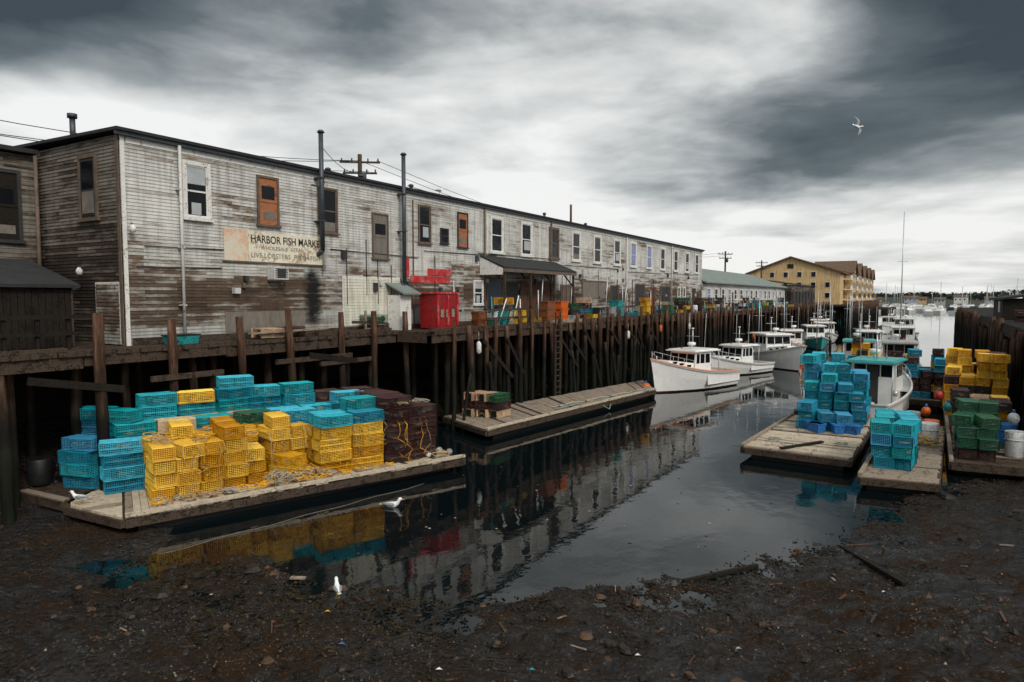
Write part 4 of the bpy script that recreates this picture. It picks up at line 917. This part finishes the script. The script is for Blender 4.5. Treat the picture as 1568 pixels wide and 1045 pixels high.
for i in range(7): mb.cyl((-19.3+U(-.3,.1),29.3+i*.7,4.7),(-19.4+U(-.3,.3),29.5+i*.7,U(5.8,6.4)),.035,random.choice([mDeckM,PL['te'],mTrim]),6)
mb.rng(-19.35,-19.28,29.2,33.6,5.6,5.7,mDeckM); mb.rng(-19.35,-19.28,29.2,33.6,5.15,5.25,mDeckM)
mb.obj('wharf_gate_rail')

# ------------------------------------------------------------------ gulls
def gull(loc,rz,kind='stand',s=1.0,name='seagull'):
    mb=MB(); zb=.0 if kind=='float' else .16
    if kind=='fly': zb=0
    mb.tube([(-.24,0,zb+.09),(-.16,0,zb+.08),(-.04,0,zb+.075),(.08,0,zb+.085),(.15,0,zb+.13),(.19,0,zb+.19),(.215,0,zb+.235),(.25,0,zb+.245),(.275,0,zb+.24)],[.012,.045,.075,.078,.055,.04,.045,.035,.012],10,mFeath)
    mb.tube([(.27,0,zb+.24),(.33,0,zb+.225)],[.012,.004],6,mBeak)
    mb.face([(-.22,-.03,zb+.09),(-.22,.03,zb+.09),(-.33,.045,zb+.085),(-.33,-.045,zb+.085)],mFeath)
    for sg in (1,-1): mb.ball((.245,sg*.034,zb+.25),.006,mWire,5)
    if kind=='fly':
        for sg in (1,-1):
            W_=[((.08,.05,.11),(-.08,.05,.10)),((.10,.28,.24),(-.06,.28,.22)),((.05,.5,.20),(-.08,.48,.18)),((-.08,.68,.12),(-.1,.66,.11))]
            for (a,b_),(c,d) in zip(W_,W_[1:]):
                q=[(p[0],p[1]*sg,p[2]) for p in (a,c,d,b_)]; mb.face(q,mFeathG); mb.face([(p[0],p[1],p[2]-.012) for p in q],mFeathG)
    else:
        for sg in (1,-1): mb.tube([(.08,sg*.055,zb+.10),(0,sg*.068,zb+.10),(-.14,sg*.045,zb+.10),(-.3,sg*.012,zb+.10)],[.03,.05,.035,.006],8,mFeathG,sq=1.0)
        if kind=='stand':
            for sg in (1,-1):
                mb.cyl((0,sg*.03,zb+.02),(.01,sg*.03,.0),.007,mBeak,5); mb.face([(-.01,sg*.03-.005,.006),(.05,sg*.03-.025,.006),(.06,sg*.03,.006),(.05,sg*.03+.025,.006)],mBeak)
    o=mb.obj(name,loc=loc,rz=rz); o.scale=(s,)*3; return o
gull((-13.6,15.4,-.03),.4,'float',1.15); gull((-10.35,10.0,max(0,gh(-10.35,10.0))),2.5,'stand',.9); gull((L2(-.8,2.0)[0],L2(-.8,2.0)[1],.505),-2.6,'stand',.95)
o=gull((-2.9,33.3,13.6),.9,'fly',.8); o.rotation_euler=(1.1,.3,.9)
gull((FX,29.4,11.74),1.2,'stand',.9)
for y in (23.0,24.1):
    o=gull((-21.5,y,4.7),U(0,6),'stand',.7,'pigeon'); o.data.materials[0]=mFeathG

# ------------------------------------------------------------------ far shore
mb=MB(); mLand=M('distant_land',(.045,.05,.032),.9,.4,.02,bump=0); mLeaf=M('distant_foliage',(.02,.03,.018),.9,.5,.05,bump=0)
for (x0,x1,yy,hh) in ((-420,60,820,6),(-100,500,760,8),(60,700,560,4)):
    n=60
    for i in range(n):
        a,b_=x0+(x1-x0)*i/n,x0+(x1-x0)*(i+1)/n
        ha,hb_=[hh*(.6+.6*mn.noise(Vector((q*.01,yy,0)))) for q in (a,b_)]
        mb.face([(a,yy-30,-.2),(b_,yy-30,-.2),(b_,yy,hb_),(a,yy,ha)],mLand); mb.face([(a,yy,ha),(b_,yy,hb_),(b_,yy+80,hb_*1.3),(a,yy+80,ha*1.3)],mLand)
mb.obj('distant_shoreline')
mb=MB()
for i in range(30000):
    sel=R(); x0,x1,yy,hh=((-420,60,820,6),(-100,500,760,8),(60,700,560,4))[int(sel*3)]
    x=U(x0,x1); k=mn.noise(Vector((x*.02,yy,3)))
    y=yy+U(0,40); z=hh*.6+R()*(6+7*max(-.3,k)); r=U(.8,2.6)
    p=[Vector((x,y,z))+Vector((U(-1,1),U(-1,1),U(-1,1))).normalized()*r for _ in range(3)]; mb.face(p,mLeaf)
mb.obj('distant_treeline')
for i in range(26):
    mb=MB(); x=U(-60,260); y=U(520,530) if x>60 else U(715,725); z=U(1,3); c=random.choice([mTrim,mTan,mSideEnd,mBlind]); l=U(6,12); h=U(2.5,4)
    mb.rng(x,x+l,y,y+8,z-2,z+h,c); mb.hexa([(x-.5,y-.5,z+h),(x+l+.5,y-.5,z+h),(x+l+.5,y+8.5,z+h),(x-.5,y+8.5,z+h),(x-.5,y+3.9,z+h+2),(x+l+.5,y+3.9,z+h+2),(x+l+.5,y+4.1,z+h+2),(x-.5,y+4.1,z+h+2)],mRoofBr)
    for k in range(3): mb.rng(x+.8+k*l/3.2,x+1.8+k*l/3.2,y-.1,y-.02,z+1.0,z+2.2,mGlass)
    mb.obj('shore_house')
mb=MB()
for i in range(230):
    x=U(-20,330); y=U(300,515); l=U(6,11); a=U(-.5,.5)+1.57*(R()<.6)
    c_,s_=math.cos(a),math.sin(a); mt=random.choice([mHull,mHull,mHull,mHullB,mTrim])
    def tp(p): return (x+p[0]*c_-p[1]*s_,y+p[0]*s_+p[1]*c_,p[2])
    q=[(-l/2,-1.2,0),(l*.3,-1.2,0),(l*.42,0,0),(l*.3,1.2,0),(-l/2,1.2,0)]; t=[(p[0]*1.08,p[1]*1.15,1.1+.3*(p[0]>0)) for p in q]
    for k in range(5): mb.face([tp(q[k]),tp(q[(k+1)%5]),tp(t[(k+1)%5]),tp(t[k])],mt)
    mb.face([tp(p) for p in t],mHull); mb.box((x,y,1.8),(l*.35,1.7,1.1),mHull,a,1.1); mb.box((x,y,2.0),(l*.36,1.75,.35),mGlass,a)
    if R()<.5: mb.cyl((x,y,1),(x,y,U(9,14)),.1,mMetal,4)
mb.obj('marina_boats')
GB=empty('green_pier_building'); mb=MB(); mb.rng(-44,-22,330,350,2,7.5,PL['te']); mb.rng(-44.5,-21.5,329.5,350.5,7.5,7.9,mRoofGn)
for k in range(6): mb.rng(-42+k*3.4,-40+k*3.4,329.85,329.98,4,6,mGlass)
mb.rng(-60,-12,325,352,1.2,1.98,mDeckM)
for k in range(16): mb.cyl((-59+k*3.1,325.3,-1),(-59+k*3.1,325.3,1.2),.3,mPile,6)
mb.obj('walls_and_pier',GB)
print('objects',len(bpy.data.objects))
